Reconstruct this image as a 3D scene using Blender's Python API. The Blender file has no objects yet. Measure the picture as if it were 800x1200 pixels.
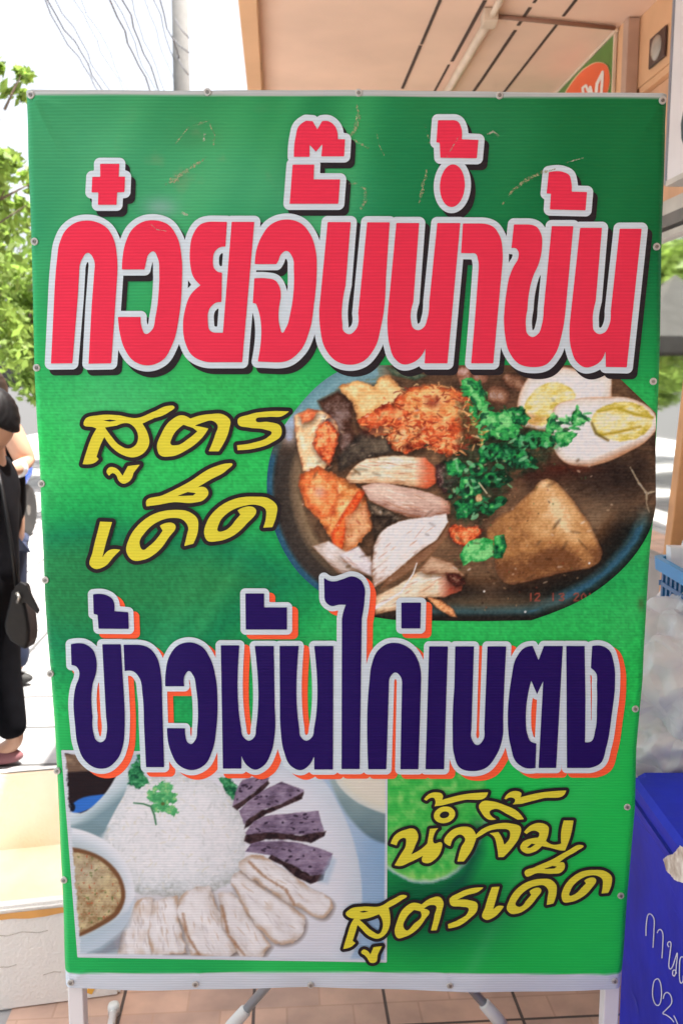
import bpy, bmesh, math, random
import numpy as np
from mathutils import Vector, Matrix
R = math.radians
random.seed(4); np.random.seed(4)
scene = bpy.context.scene
C = scene.collection

# ------------------------------------------------------------------ camera, sky, sun, exposure
F = 1068.0; PITCH = math.atan(153.0/F); CAMZ = 1.5
cam = bpy.data.cameras.new('camera'); camo = bpy.data.objects.new('camera', cam); C.objects.link(camo)
cam.sensor_fit = 'VERTICAL'; cam.sensor_height = 24.0; cam.lens = 24.0*F/1200.0
cam.clip_start = 0.05; cam.clip_end = 600
camo.location = (0, 0, CAMZ); camo.rotation_euler = (math.pi/2-PITCH, 0, 0)
scene.camera = camo
cam.dof.use_dof = True; cam.dof.focus_distance = 1.5; cam.dof.aperture_fstop = 5.0

SUN_EL, SUN_AZ = R(75.4), R(95)            # azimuth clockwise from +Y
w = bpy.data.worlds.new('World'); scene.world = w; w.use_nodes = True
nt = w.node_tree; bg = nt.nodes['Background']
sky = nt.nodes.new('ShaderNodeTexSky'); sky.sky_type = 'NISHITA'; sky.sun_disc = False
sky.sun_elevation = SUN_EL; sky.sun_rotation = SUN_AZ; sky.air_density = 1.0; sky.dust_density = 6.0; sky.ozone_density = 1.0
hs = nt.nodes.new('ShaderNodeHueSaturation'); hs.inputs['Saturation'].default_value = 0.35
nt.links.new(sky.outputs[0], hs.inputs['Color']); nt.links.new(hs.outputs[0], bg.inputs[0])
bg.inputs[1].default_value = 0.15
sl = bpy.data.lights.new('sun', 'SUN'); so = bpy.data.objects.new('sun', sl); C.objects.link(so)
sl.energy = 5.0; sl.angle = R(0.6); sl.color = (1, .95, .87)
sd = Vector((math.sin(SUN_AZ)*math.cos(SUN_EL), math.cos(SUN_AZ)*math.cos(SUN_EL), math.sin(SUN_EL)))
so.rotation_euler = sd.to_track_quat('Z', 'Y').to_euler(); so.location = (3, 0, 8)
scene.view_settings.view_transform = 'Standard'; scene.view_settings.look = 'None'
scene.view_settings.gamma = 1; scene.view_settings.exposure = 1.5
scene.cycles.max_bounces = 8

# ------------------------------------------------------------------ helpers
cp, sp = math.cos(PITCH), math.sin(PITCH)
def ray(px, py):
    a = (np.asarray(px, float)-400)/F; b = (600-np.asarray(py, float))/F
    return a, cp+b*sp, b*cp-sp
def P_z(px, py, z):
    x, y, q = ray(px, py); t = (z-CAMZ)/q
    return Vector((float(x*t), float(y*t), z))
def P_y(px, py, y0):
    x, y, q = ray(px, py); t = y0/y
    return Vector((float(x*t), y0, float(CAMZ+q*t)))
DD = Vector((-.069, 1, 0)).normalized(); NN = Vector((DD.y, -DD.x, 0))     # along the street / to the right
def P_n(px, py, c):
    x, y, q = ray(px, py); t = c/(x*NN.x+y*NN.y)
    return Vector((float(x*t), float(y*t), float(CAMZ+q*t)))
def fr(s, n, z): return DD*s+NN*n+Vector((0, 0, z))

def lin(c):
    c = np.asarray(c, float)/255.0
    return np.where(c <= .04045, c/12.92, ((c+.055)/1.055)**2.4)

def tag(o, label=None, cat=None, group=None, kind=None):
    if label: o['label'] = label
    if cat: o['category'] = cat
    if group: o['group'] = group
    if kind: o['kind'] = kind
    return o
def thing(name, label, cat, loc=(0, 0, 0), group=None):
    o = bpy.data.objects.new(name, None); C.objects.link(o); o.location = loc; o.empty_display_size = .1
    return tag(o, label, cat, group)
def absloc(o):
    v = Vector(o.location)
    while o.parent: o = o.parent; v += Vector(o.location)
    return v
def link(name, me, mat, parent=None):
    o = bpy.data.objects.new(name, me); C.objects.link(o)
    if mat is not None and not me.materials: me.materials.append(mat)
    if parent: o.parent = parent
    return o
def from_verts(name, V, Fc, mat, parent=None, smooth=False):
    """world-space vertices -> object (local to parent)"""
    V = np.asarray(V, float)
    if parent: V = V-np.array(absloc(parent))
    me = bpy.data.meshes.new(name); me.from_pydata(V.tolist(), [], Fc); me.update()
    if smooth: me.polygons.foreach_set('use_smooth', [True]*len(me.polygons))
    return link(name, me, mat, parent)
class MB:
    def __init__(s): s.v = []; s.f = []
    def add(s, V, Fc):
        n = len(s.v); s.v += [tuple(v) for v in V]; s.f += [tuple(i+n for i in f) for f in Fc]; return s
    def hexa(s, p):      # 8 points, bottom ring 0-3, top ring 4-7
        return s.add(p, [(3, 2, 1, 0), (4, 5, 6, 7), (0, 1, 5, 4), (1, 2, 6, 5), (2, 3, 7, 6), (3, 0, 4, 7)])
    def box(s, lo, hi, M=None):
        x0, y0, z0 = lo; x1, y1, z1 = hi
        p = [(x0, y0, z0), (x1, y0, z0), (x1, y1, z0), (x0, y1, z0), (x0, y0, z1), (x1, y0, z1), (x1, y1, z1), (x0, y1, z1)]
        if M: p = [M @ Vector(q) for q in p]
        return s.hexa(p)
    def fbox(s, s0, s1, n0, n1, z0, z1):     # box in the street frame
        return s.hexa([fr(s0, n0, z0), fr(s0, n1, z0), fr(s1, n1, z0), fr(s1, n0, z0),
                       fr(s0, n0, z1), fr(s0, n1, z1), fr(s1, n1, z1), fr(s1, n0, z1)])
    def tube(s, pts, r, seg=10, cap=True):
        pts = [Vector(p) for p in pts]; rr = r if hasattr(r, '__len__') else [r]*len(pts)
        rings = []; up = None
        for i, p in enumerate(pts):
            t = (pts[min(i+1, len(pts)-1)]-pts[max(i-1, 0)]).normalized()
            if up is None: up = Vector((0, 0, 1)) if abs(t.z) < .9 else Vector((1, 0, 0))
            a = t.cross(up).normalized(); b = a.cross(t).normalized(); up = b
            rings.append([p+(a*math.cos(k*2*math.pi/seg)+b*math.sin(k*2*math.pi/seg))*rr[i] for k in range(seg)])
        V = [q for ring in rings for q in ring]; Fc = []
        for i in range(len(pts)-1):
            for k in range(seg):
                k2 = (k+1) % seg
                Fc.append((i*seg+k, i*seg+k2, (i+1)*seg+k2, (i+1)*seg+k))
        if cap: Fc += [tuple(range(seg))[::-1], tuple(range((len(pts)-1)*seg, len(pts)*seg))]
        return s.add(V, Fc)
    def lathe(s, c, prof, seg=16, M=None):
        V = []; Fc = []; c = Vector(c)
        for r, z in prof:
            for k in range(seg):
                v = Vector((r*math.cos(k*2*math.pi/seg), r*math.sin(k*2*math.pi/seg), z))
                V.append(c+(M @ v if M else v))
        for i in range(len(prof)-1):
            for k in range(seg):
                k2 = (k+1) % seg; Fc.append((i*seg+k, i*seg+k2, (i+1)*seg+k2, (i+1)*seg+k))
        Fc += [tuple(range(seg))[::-1], tuple(range((len(prof)-1)*seg, len(prof)*seg))]
        return s.add(V, Fc)
    def build(s, name, mat, parent=None, smooth=False, bevel=0, seg=2):
        o = from_verts(name, s.v, s.f, mat, parent, smooth)
        bm = bmesh.new(); bm.from_mesh(o.data); bmesh.ops.recalc_face_normals(bm, faces=bm.faces)
        if bevel:
            es = [e for e in bm.edges if len(e.link_faces) == 2 and e.calc_face_angle(0) > .6]
            bmesh.ops.bevel(bm, geom=es, offset=bevel, segments=seg, affect='EDGES', profile=.5)
        bm.to_mesh(o.data); bm.free()
        return o

# --- materials
def mat(name, col, rough=.6, metal=0., noise=.12, scale=8., bump=0., bscale=60., spec=.5, trans=0., alpha=1., dirt=None):
    m = bpy.data.materials.new(name); m.use_nodes = True
    n = m.node_tree.nodes; l = m.node_tree.links; b = n['Principled BSDF']
    b.inputs['Roughness'].default_value = rough; b.inputs['Metallic'].default_value = metal
    b.inputs['Specular IOR Level'].default_value = spec
    tc = n.new('ShaderNodeTexCoord'); nz = n.new('ShaderNodeTexNoise'); nz.inputs['Scale'].default_value = scale
    nz.inputs['Detail'].default_value = 6; l.new(tc.outputs['Object'], nz.inputs['Vector'])
    rmp = n.new('ShaderNodeValToRGB'); c = np.array(col[:3])
    c1 = np.clip(c*(1-noise), 0, 1) if dirt is None else np.array(dirt); c2 = np.clip(c*(1+noise), 0, 1)
    rmp.color_ramp.elements[0].color = (*c1, 1); rmp.color_ramp.elements[1].color = (*c2, 1)
    rmp.color_ramp.elements[0].position = .3; rmp.color_ramp.elements[1].position = .7
    l.new(nz.outputs['Fac'], rmp.inputs[0]); l.new(rmp.outputs[0], b.inputs['Base Color'])
    if bump:
        n2 = n.new('ShaderNodeTexNoise'); n2.inputs['Scale'].default_value = bscale; n2.inputs['Detail'].default_value = 4
        l.new(tc.outputs['Object'], n2.inputs['Vector'])
        bp = n.new('ShaderNodeBump'); bp.inputs['Strength'].default_value = bump; bp.inputs['Distance'].default_value = .01
        l.new(n2.outputs['Fac'], bp.inputs['Height']); l.new(bp.outputs[0], b.inputs['Normal'])
    if trans: b.inputs['Transmission Weight'].default_value = trans
    if alpha < 1: b.inputs['Alpha'].default_value = alpha
    return m

def print_mat(name, col=None, var=.05):
    """ink on ribbed banner vinyl: colour (or the 'Col' attribute) with the fabric's fine horizontal ribs and soft creases"""
    m = bpy.data.materials.new(name); m.use_nodes = True
    n = m.node_tree.nodes; l = m.node_tree.links; b = n['Principled BSDF']
    b.inputs['Roughness'].default_value = .5; b.inputs['Specular IOR Level'].default_value = .10
    geo = n.new('ShaderNodeTexCoord'); sep = n.new('ShaderNodeSeparateXYZ'); l.new(geo.outputs['Object'], sep.inputs[0])
    # slightly irregular rib frequency
    jit = n.new('ShaderNodeTexNoise'); jit.inputs['Scale'].default_value = 5.; l.new(geo.outputs['Object'], jit.inputs['Vector'])
    mj = n.new('ShaderNodeMath'); mj.operation = 'MULTIPLY_ADD'; mj.inputs[1].default_value = .004
    l.new(jit.outputs['Fac'], mj.inputs[0]); l.new(sep.outputs['Z'], mj.inputs[2])
    ml = n.new('ShaderNodeMath'); ml.operation = 'MULTIPLY'; ml.inputs[1].default_value = 2*math.pi/.0050; l.new(mj.outputs[0], ml.inputs[0])
    sn = n.new('ShaderNodeMath'); sn.operation = 'SINE'; l.new(ml.outputs[0], sn.inputs[0])
    nz = n.new('ShaderNodeTexNoise'); nz.inputs['Scale'].default_value = 90; nz.inputs['Detail'].default_value = 3
    mp = n.new('ShaderNodeMapping'); mp.inputs['Scale'].default_value = (.25, 1, 2.4)
    l.new(geo.outputs['Object'], mp.inputs[0]); l.new(mp.outputs[0], nz.inputs['Vector'])
    # brightness factor = 1 + .035*sin*noise + var*(noise-.5)
    a = n.new('ShaderNodeMath'); a.operation = 'MULTIPLY'; l.new(sn.outputs[0], a.inputs[0]); l.new(nz.outputs['Fac'], a.inputs[1])
    a2 = n.new('ShaderNodeMath'); a2.operation = 'MULTIPLY_ADD'; a2.inputs[1].default_value = .11; a2.inputs[2].default_value = .95
    l.new(a.outputs[0], a2.inputs[0])
    a3 = n.new('ShaderNodeMath'); a3.operation = 'MULTIPLY_ADD'; a3.inputs[1].default_value = var*2
    l.new(nz.outputs['Fac'], a3.inputs[0]); l.new(a2.outputs[0], a3.inputs[2])
    vm = n.new('ShaderNodeVectorMath'); vm.operation = 'SCALE'; l.new(a3.outputs[0], vm.inputs['Scale'])
    if col is None:
        at = n.new('ShaderNodeAttribute'); at.attribute_name = 'Col'; l.new(at.outputs['Color'], vm.inputs[0])
    else: vm.inputs[0].default_value = tuple(col)
    l.new(vm.outputs[0], b.inputs['Base Color'])
    big = n.new('ShaderNodeTexNoise'); big.inputs['Scale'].default_value = 3.2; big.inputs['Detail'].default_value = 1.5
    mp2 = n.new('ShaderNodeMapping'); mp2.inputs['Scale'].default_value = (1.7, 1, .5); mp2.inputs['Rotation'].default_value = (0, .35, 0)
    l.new(geo.outputs['Object'], mp2.inputs[0]); l.new(mp2.outputs[0], big.inputs['Vector'])
    b1 = n.new('ShaderNodeBump'); b1.inputs['Strength'].default_value = .55; b1.inputs['Distance'].default_value = .03; l.new(big.outputs['Fac'], b1.inputs['Height'])
    b2 = n.new('ShaderNodeBump'); b2.inputs['Strength'].default_value = .25; b2.inputs['Distance'].default_value = .0006
    l.new(sn.outputs[0], b2.inputs['Height']); l.new(b1.outputs[0], b2.inputs['Normal']); l.new(b2.outputs[0], b.inputs['Normal'])
    return m

# --- traced outlines -> signed distance -> filled mesh
def trace(s, ox=0, oy=0, k=1., step=6):
    """'x,y; x,ys; ...' in zoomed pixels; s marks a smooth point. returns photo-pixel polygon"""
    P = []; S = []
    for t in s.split(';'):
        t = t.strip()
        if not t: continue
        sm = t.endswith('s'); t = t.rstrip('s'); a, b = t.split(','); P.append((float(a), float(b))); S.append(sm)
    n = len(P); out = []
    P = np.array(P)
    for i in range(n):
        p1, p2 = P[i], P[(i+1) % n]; s1, s2 = S[i], S[(i+1) % n]
        out.append(p1)
        if not (s1 or s2): continue
        p0 = P[i-1]; p3 = P[(i+2) % n]; d = np.linalg.norm(p2-p1)
        def tang(a, b, c):
            da = np.linalg.norm(b-a)+1e-6; dc = np.linalg.norm(c-b)+1e-6
            v = ((b-a)/da*dc+(c-b)/dc*da)/(da+dc); return v/(np.linalg.norm(v)+1e-6)
        t2 = tang(p1, p2, p3) if s2 else None; t1 = tang(p0, p1, p2) if s1 else None
        if t1 is None: e = (p2-p1)/d; t1 = 2*e*np.dot(e, t2)-t2; t1 = t1*.6+e*.4
        if t2 is None: e = (p2-p1)/d; t2 = 2*e*np.dot(e, t1)-t1; t2 = t2*.6+e*.4
        m = max(2, int(d/step))
        for j in range(1, m):
            u = j/m
            h = (2*u**3-3*u*u+1)*p1+(u**3-2*u*u+u)*t1*d+(-2*u**3+3*u*u)*p2+(u**3-u*u)*t2*d
            out.append(h)
    out = np.array(out)/k+np.array((ox, oy))
    return out
def ell(cx, cy, rx, ry, rot=0, ox=0, oy=0, k=1., n=48):
    t = np.linspace(0, 2*math.pi, n, endpoint=False); c, s = math.cos(R(rot)), math.sin(R(rot))
    x = rx*np.cos(t); y = ry*np.sin(t)
    return np.stack([(cx+x*c-y*s)/k+ox, (cy+x*s+y*c)/k+oy], 1)
def sdf_poly(polys, X, Y):
    D = np.full(X.shape, 1e18); I = np.zeros(X.shape, bool)
    for P in polys:
        Q = np.roll(P, -1, 0)
        for (x1, y1), (x2, y2) in zip(P, Q):
            ex, ey = x2-x1, y2-y1; L = ex*ex+ey*ey
            if L < 1e-9: continue
            t = np.clip(((X-x1)*ex+(Y-y1)*ey)/L, 0, 1)
            D = np.minimum(D, (X-x1-t*ex)**2+(Y-y1-t*ey)**2)
            if y1 != y2:
                I ^= ((y1 > Y) != (y2 > Y)) & (X < (x2-x1)*(Y-y1)/(y2-y1)+x1)
    D = np.sqrt(D); return np.where(I, -D, D)
def sdf_stroke(pts, X, Y):
    """pts: list of (x,y,r): union of tapered capsules"""
    D = np.full(X.shape, 1e9)
    for (x1, y1, r1), (x2, y2, r2) in zip(pts[:-1], pts[1:]):
        ex, ey = x2-x1, y2-y1; L = ex*ex+ey*ey+1e-9
        t = np.clip(((X-x1)*ex+(Y-y1)*ey)/L, 0, 1)
        D = np.minimum(D, np.hypot(X-x1-t*ex, Y-y1-t*ey)-(r1+(r2-r1)*t))
    return D
def bounds(polys, pad):
    A = np.concatenate([np.asarray(p)[:, :2] for p in polys]); return A.min(0)-pad, A.max(0)+pad
def grid(lo, hi, st):
    xs = np.arange(lo[0], hi[0]+st, st); ys = np.arange(lo[1], hi[1]+st, st)
    return np.meshgrid(xs, ys)
def fill_mesh(D, X, Y, off=(0, 0)):
    """marching squares fill of D<0 -> 2D verts, faces"""
    H, W = D.shape; vid = {}; V = []; Fc = []
    D = np.where(np.abs(D) < 1e-4, 1e-4, D)
    def corner(i, j):
        k = (i, j)
        if k not in vid: vid[k] = len(V); V.append((X[i, j]+off[0], Y[i, j]+off[1]))
        return vid[k]
    def cross(a, b):
        k = (a, b) if a < b else (b, a)
        if k not in vid:
            (i, j), (m, n) = k; t = D[i, j]/(D[i, j]-D[m, n]); t = min(max(t, .02), .98)
            vid[k] = len(V); V.append((X[i, j]+(X[m, n]-X[i, j])*t+off[0], Y[i, j]+(Y[m, n]-Y[i, j])*t+off[1]))
        return vid[k]
    ins = D < 0
    cnt = ins[:-1, :-1].astype(int)+ins[1:, :-1]+ins[:-1, 1:]+ins[1:, 1:]
    for i, j in zip(*np.nonzero(cnt)):
        ring = [(i, j), (i, j+1), (i+1, j+1), (i+1, j)]
        if cnt[i, j] == 4: Fc.append(tuple(corner(*c) for c in ring)); continue
        f = []
        for a, b in zip(ring, ring[1:]+ring[:1]):
            if ins[a]: f.append(corner(*a))
            if ins[a] != ins[b]: f.append(cross(a, b))
        if len(f) >= 3: Fc.append(tuple(f))
    return np.array(V), Fc
def flip(Fc): return [f[::-1] for f in Fc]

# --- value noise for printed pictures
def vnoise(X, Y, seed=0):
    r = np.random.RandomState(seed); T = r.rand(256, 256)
    xi = np.floor(X).astype(int); yi = np.floor(Y).astype(int); fx = X-xi; fy = Y-yi
    fx = fx*fx*(3-2*fx); fy = fy*fy*(3-2*fy)
    a = T[yi % 256, xi % 256]; b = T[yi % 256, (xi+1) % 256]; c = T[(yi+1) % 256, xi % 256]; d = T[(yi+1) % 256, (xi+1) % 256]
    return (a*(1-fx)+b*fx)*(1-fy)+(c*(1-fx)+d*fx)*fy
def fbm(X, Y, sc, seed=0, o=4):
    v = 0; a = .5; s = 0; X = X/sc; Y = Y/sc
    for k in range(o):
        v = v+a*vnoise(X, Y, seed+k); s += a; a *= .55; X = X*2.03+17.3; Y = Y*2.03+9.1
    return v/s
class Canvas:
    def __init__(s, X, Y, col): s.X = X; s.Y = Y; s.C = np.ones(X.shape+(3,))*np.array(col, float)
    def blend(s, sl, m, col):
        col = np.asarray(col, float)
        s.C[sl] = s.C[sl]*(1-m[..., None])+col*m[..., None]
    def region(s, lo, hi):
        X, Y = s.X, s.Y
        ok = (X > lo[0]) & (X < hi[0]) & (Y > lo[1]) & (Y < hi[1])
        r = np.nonzero(ok.any(1))[0]; c = np.nonzero(ok.any(0))[0]
        if len(r) == 0 or len(c) == 0: return None
        return (slice(r[0], r[-1]+1), slice(c[0], c[-1]+1))
    auto = False
    def paint(s, polys, fn, soft=1.2, rag=0, rsc=6, seed=1, alpha=1.):
        """fn: colour or fn(X,Y,D)->rgb; rag = raggedness of the edge in px"""
        if not isinstance(polys, list): polys = [polys]
        if s.auto and alpha == 1.:
            s.auto = False; s.paint([p+np.array((1., 4.)) for p in polys], (22, 16, 14), 9, alpha=.6); s.auto = True
        lo, hi = bounds(polys, soft+rag+2); sl = s.region(lo, hi)
        if sl is None: return
        X, Y = s.X[sl], s.Y[sl]; D = sdf_poly(polys, X, Y)
        if rag: D = D+(fbm(X, Y, rsc, seed, 3)-.5)*2*rag
        m = np.clip(.5-D/soft, 0, 1)*alpha
        s.blend(sl, m, fn(X, Y, D) if callable(fn) else np.ones(X.shape+(3,))*np.array(fn, float))
    def stroke(s, pts, col, soft=1.2, alpha=1., rag=0, seed=3):
        lo, hi = bounds([np.array(pts)], 8+max(p[2] for p in pts)); sl = s.region(lo, hi)
        if sl is None: return
        X, Y = s.X[sl], s.Y[sl]; D = sdf_stroke(pts, X, Y)
        if rag: D = D+(fbm(X, Y, 3, seed, 2)-.5)*2*rag
        s.blend(sl, np.clip(.5-D/soft, 0, 1)*alpha, col(X, Y, D) if callable(col) else np.ones(X.shape+(3,))*np.array(col, float))
def mixc(a, b, t): t = np.clip(t, 0, 1)[..., None]; return np.array(a, float)*(1-t)+np.array(b, float)*t
def ramp(t, stops):
    out = None; ts = [p[0] for p in stops]; cs = np.array([p[1] for p in stops], float)
    return np.stack([np.interp(t, ts, cs[:, k]) for k in range(3)], -1)
PRINT = 0.82                                     # printed white reflects about this much
def col_mesh(name, X, Y, rgb, mapf, m, parent):
    H, W = X.shape; V = mapf(X.ravel(), Y.ravel())
    idx = np.arange(H*W).reshape(H, W)
    Fq = np.stack([idx[:-1, :-1], idx[1:, :-1], idx[1:, 1:], idx[:-1, 1:]], -1).reshape(-1, 4)
    V = V-np.array(absloc(parent))
    me = bpy.data.meshes.new(name)
    me.vertices.add(len(V)); me.vertices.foreach_set('co', V.ravel())
    me.loops.add(Fq.size); me.loops.foreach_set('vertex_index', Fq.ravel().astype(np.int32))
    me.polygons.add(len(Fq)); me.polygons.foreach_set('loop_start', np.arange(0, Fq.size, 4, dtype=np.int32))
    me.polygons.foreach_set('use_smooth', np.ones(len(Fq), bool))
    me.update(calc_edges=True)
    a = me.color_attributes.new('Col', 'FLOAT_COLOR', 'POINT')
    A = np.ones((H*W, 4)); A[:, :3] = lin(np.clip(rgb, 0, 255)).reshape(-1, 3)*PRINT; a.data.foreach_set('color', A.ravel())
    return link(name, me, m, parent)

# ------------------------------------------------------------------ materials
M_white_metal = mat('white_painted_steel', (.72, .72, .73), .35, noise=.05)
M_screw = mat('zinc_screw', (.28, .27, .25), .4, .8, noise=.2, scale=60)
M_washer = mat('zinc_washer', (.5, .5, .47), .45, .5, noise=.15, scale=60)
M_dark = mat('dark_rubber', (.03, .03, .03), .7)
M_peach = mat('peach_painted_plaster', (.76, .45, .25), .8, noise=.09, scale=2.5, bump=.08, bscale=40)
M_ceiling = mat('peach_ceiling_board', (.84, .59, .45), .75, noise=.10, scale=1.9, bump=.05)
M_groove = mat('dark_joint', (.08, .05, .04), .9)
M_conduit = mat('cream_conduit', (.72, .58, .45), .5)
M_pave = None

# ground materials
def tile_mat(name, c1, c2, mortar, w_, h_, ms, offs, rot, loc, rough=.7, sub=None):
    m = bpy.data.materials.new(name); m.use_nodes = True
    n = m.node_tree.nodes; l = m.node_tree.links; b = n['Principled BSDF']; b.inputs['Roughness'].default_value = rough
    tc = n.new('ShaderNodeTexCoord'); mp = n.new('ShaderNodeMapping'); mp.inputs['Rotation'].default_value = (0, 0, rot); mp.inputs['Location'].default_value = loc
    l.new(tc.outputs['Object'], mp.inputs[0])
    def brick(a1, a2, mo, ww, hh, mss, of):
        br = n.new('ShaderNodeTexBrick'); br.offset = of; br.inputs['Scale'].default_value = 1
        br.inputs['Brick Width'].default_value = ww; br.inputs['Row Height'].default_value = hh
        br.inputs['Mortar Size'].default_value = mss; br.inputs['Mortar Smooth'].default_value = .3
        br.inputs['Color1'].default_value = (*a1, 1); br.inputs['Color2'].default_value = (*a2, 1); br.inputs['Mortar'].default_value = (*mo, 1)
        l.new(mp.outputs[0], br.inputs['Vector']); return br
    base = brick(c1, c2, mortar, w_, h_, ms, offs)
    col = base.outputs['Color']
    if sub:
        sb = brick((1, 1, 1), sub[0], sub[1], sub[2], sub[3], sub[4], .5)
        mx = n.new('ShaderNodeMix'); mx.data_type = 'RGBA'; mx.blend_type = 'MULTIPLY'; mx.inputs['Factor'].default_value = 1
        l.new(col, mx.inputs['A']); l.new(sb.outputs['Color'], mx.inputs['B']); col = mx.outputs['Result']
    nz = n.new('ShaderNodeTexNoise'); nz.inputs['Scale'].default_value = 7; nz.inputs['Detail'].default_value = 8; l.new(mp.outputs[0], nz.inputs['Vector'])
    cr = n.new('ShaderNodeValToRGB'); cr.color_ramp.elements[0].color = (.62, .62, .64, 1); cr.color_ramp.elements[1].color = (1.12, 1.1, 1.08, 1)
    cr.color_ramp.elements[0].position = .32; cr.color_ramp.elements[1].position = .68
    l.new(nz.outputs['Fac'], cr.inputs[0])
    m2 = n.new('ShaderNodeMix'); m2.data_type = 'RGBA'; m2.blend_type = 'MULTIPLY'; m2.inputs['Factor'].default_value = .8
    l.new(col, m2.inputs['A']); l.new(cr.outputs[0], m2.inputs['B']); l.new(m2.outputs['Result'], b.inputs['Base Color'])
    bp = n.new('ShaderNodeBump'); bp.inputs['Strength'].default_value = .4; bp.inputs['Distance'].default_value = .004; bp.invert = True
    l.new(base.outputs['Fac'], bp.inputs['Height']); l.new(bp.outputs[0], b.inputs['Normal'])
    return m
ROT = math.atan2(.069, 1)      # street direction relative to +Y
j0 = P_z(449, 1164, 0); jn = j0.dot(NN); js = j0.dot(DD)
M_terra = tile_mat('terracotta_floor_tile', (.68, .42, .30), (.60, .41, .32), (.10, .07, .06), .318, .318, .0045, 0., -ROT, (-(jn), -(js)+.12, 0), .55,
                   sub=((.8, .82, .86), (.82, .8, .78), .159, .08, .003))
M_pave = tile_mat('pale_paving_slab', (.40, .40, .40), (.36, .36, .365), (.10, .10, .10), .6, .4, .014, 0., -ROT, (.2, .1, 0), .8)
M_asph = mat('asphalt', (.06, .06, .06), .9, noise=.2, scale=20)

# ------------------------------------------------------------------ ground
def sheet(name, s0, s1, n0, n1, z, m):
    o = from_verts(name, [fr(s0, n0, z), fr(s0, n1, z), fr(s1, n1, z), fr(s1, n0, z)], [(0, 1, 2, 3)], m); return tag(o, kind='structure')
bnd = P_z(12, 1190, 0).dot(NN)
c0 = P_z(724, 33, 3.0); WN = c0.dot(NN); WS = c0.dot(DD)        # shop wall plane (n) and the far sign's near end (s)
sheet('ground', -150, 250, -150, 150, -.16, M_asph)
mb = MB(); mb.fbox(-40, 90, -7, bnd, -.3, 0.0); tag(mb.build('pavement', M_pave), kind='structure')
mb = MB(); mb.fbox(-40, 90, bnd, WN+6, -.3, 0.004); tag(mb.build('tiled_floor', M_terra), kind='structure')

# ------------------------------------------------------------------ shophouse (wall, beam, ceiling over the walkway)
EZ = 3.0
e0 = P_z(280, 0, EZ).dot(NN)                 # eave line
shop = thing('shophouse', 'peach shophouse with a panelled ceiling overhanging the walkway', 'building', fr(4, WN, 0))
fas_z = P_n(744, 106, WN).z
NW = WN+.047; fas_z = P_n(744, 106, NW).z
mb = MB(); mb.fbox(-6, WS-.07, NW, NW+.25, fas_z, EZ+.1); mb.fbox(WS-.069, 30, WN, WN+.25, 1.2, EZ+.1); mb.build('wall', M_peach, shop)
mb = MB(); mb.fbox(-6, 30, e0+.07, NW+.2, EZ, EZ+.12); mb.build('ceiling', M_ceiling, shop)
mb = MB(); mb.fbox(-6, 30, e0, e0+.075, EZ-.05, EZ+.14); mb.build('eave_beam', M_peach, shop, bevel=.006)
mb = MB(); mb.fbox(-6, 30, e0+1.0, WN+.22, EZ+.121, EZ+3.4); mb.build('upper_storey', M_peach, shop)
def seam(p, q, wd, m, name='ceiling_joint', h=.004):
    a = P_z(*p, EZ); b = P_z(*q, EZ); n_ = (a.dot(NN)+b.dot(NN))/2
    rs = np.random.RandomState(int(p[0])); mb = MB(); s_ = -2
    while s_ < 14:
        e_ = s_+rs.uniform(.15, .7); dn = rs.uniform(-.002, .002); mb.fbox(s_, e_, n_-wd/2+dn, n_+wd/2*rs.uniform(.4, 1)+dn, EZ-h, EZ-.0015); s_ = e_+rs.uniform(.0, .06)
    return mb.build(name, m, shop)
for p, q in (((516, 0), (472, 100)), ((569, 0), (512, 100)), ((626, 0), (560, 100)), ((676, 0), (595, 100))): seam(p, q, .016, M_groove)
a = P_z(578, 19, EZ-.012); b = P_z(720, 33, EZ-.012)
MB().tube([a, b], .009).build('conduit', mat('brown_conduit', (.3, .16, .11), .6), shop, True)
a = P_z(575, 20, EZ-.03); b = P_z(505, 140, EZ-.03)
MB().tube([a, b], .02).build('conduit', M_conduit, shop, True)
MB().tube([P_z(586, 0, EZ-.03), P_z(592, -20, EZ-.03)], .014).build('conduit', M_conduit, shop, True)
MB().tube([P_z(586, 0, EZ-.03), a], .014).build('conduit', M_conduit, shop, True)
p = P_z(573, 22, EZ-.03); MB().box(p-Vector((.03, .045, .025)), p+Vector((.03, .045, .028))).build('junction_box', M_conduit, shop, bevel=.005)
p = P_z(300, 72, EZ-.02); MB().box(p-Vector((.025, .06, .02)), p+Vector((.02, .06, .018))).build('bracket', M_dark, shop, bevel=.004)
# pilaster beside the green sign
pz0 = fas_z-.4
mb = MB(); mb.fbox(WS-.13, WS-.071, WN-.006, NW-.002, pz0, EZ-.003); mb.build('pilaster', mat('grey_peach_trim', (.5, .33, .25), .8), shop, bevel=.004)
# lower soffit of the recess under the wall, and shop front below
mb = MB(); mb.fbox(-5.9, WS-.14, NW+.003, NW+.9, fas_z-.03, fas_z-.003); mb.build('recess_ceiling', M_peach, shop)
RN = WN+.075
gz_top = P_n(781, 268, RN).z; gz_b2 = P_n(781, 253, RN).z; gz_c = P_n(781, 236, RN).z; gz_d = P_n(781, 216, RN).z
M_frame = mat('grey_window_frame', (.16, .155, .15), .5); M_alu = mat('pale_aluminium', (.6, .58, .55), .4, .3)
mb = MB(); mb.fbox(-3, 7, RN, RN+.12, gz_c+.003, fas_z-.033); mb.build('header_beam', mat('peach_header', (.72, .42, .25), .8), shop)
mb = MB(); mb.fbox(-3, 7, RN-.012, RN+.1, gz_b2+.002, gz_c); mb.build('header_trim', M_alu, shop)
mb = MB(); mb.fbox(-3, 7, RN-.018, RN+.1, gz_top+.002, gz_b2); mb.build('window_head', M_frame, shop)
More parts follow.
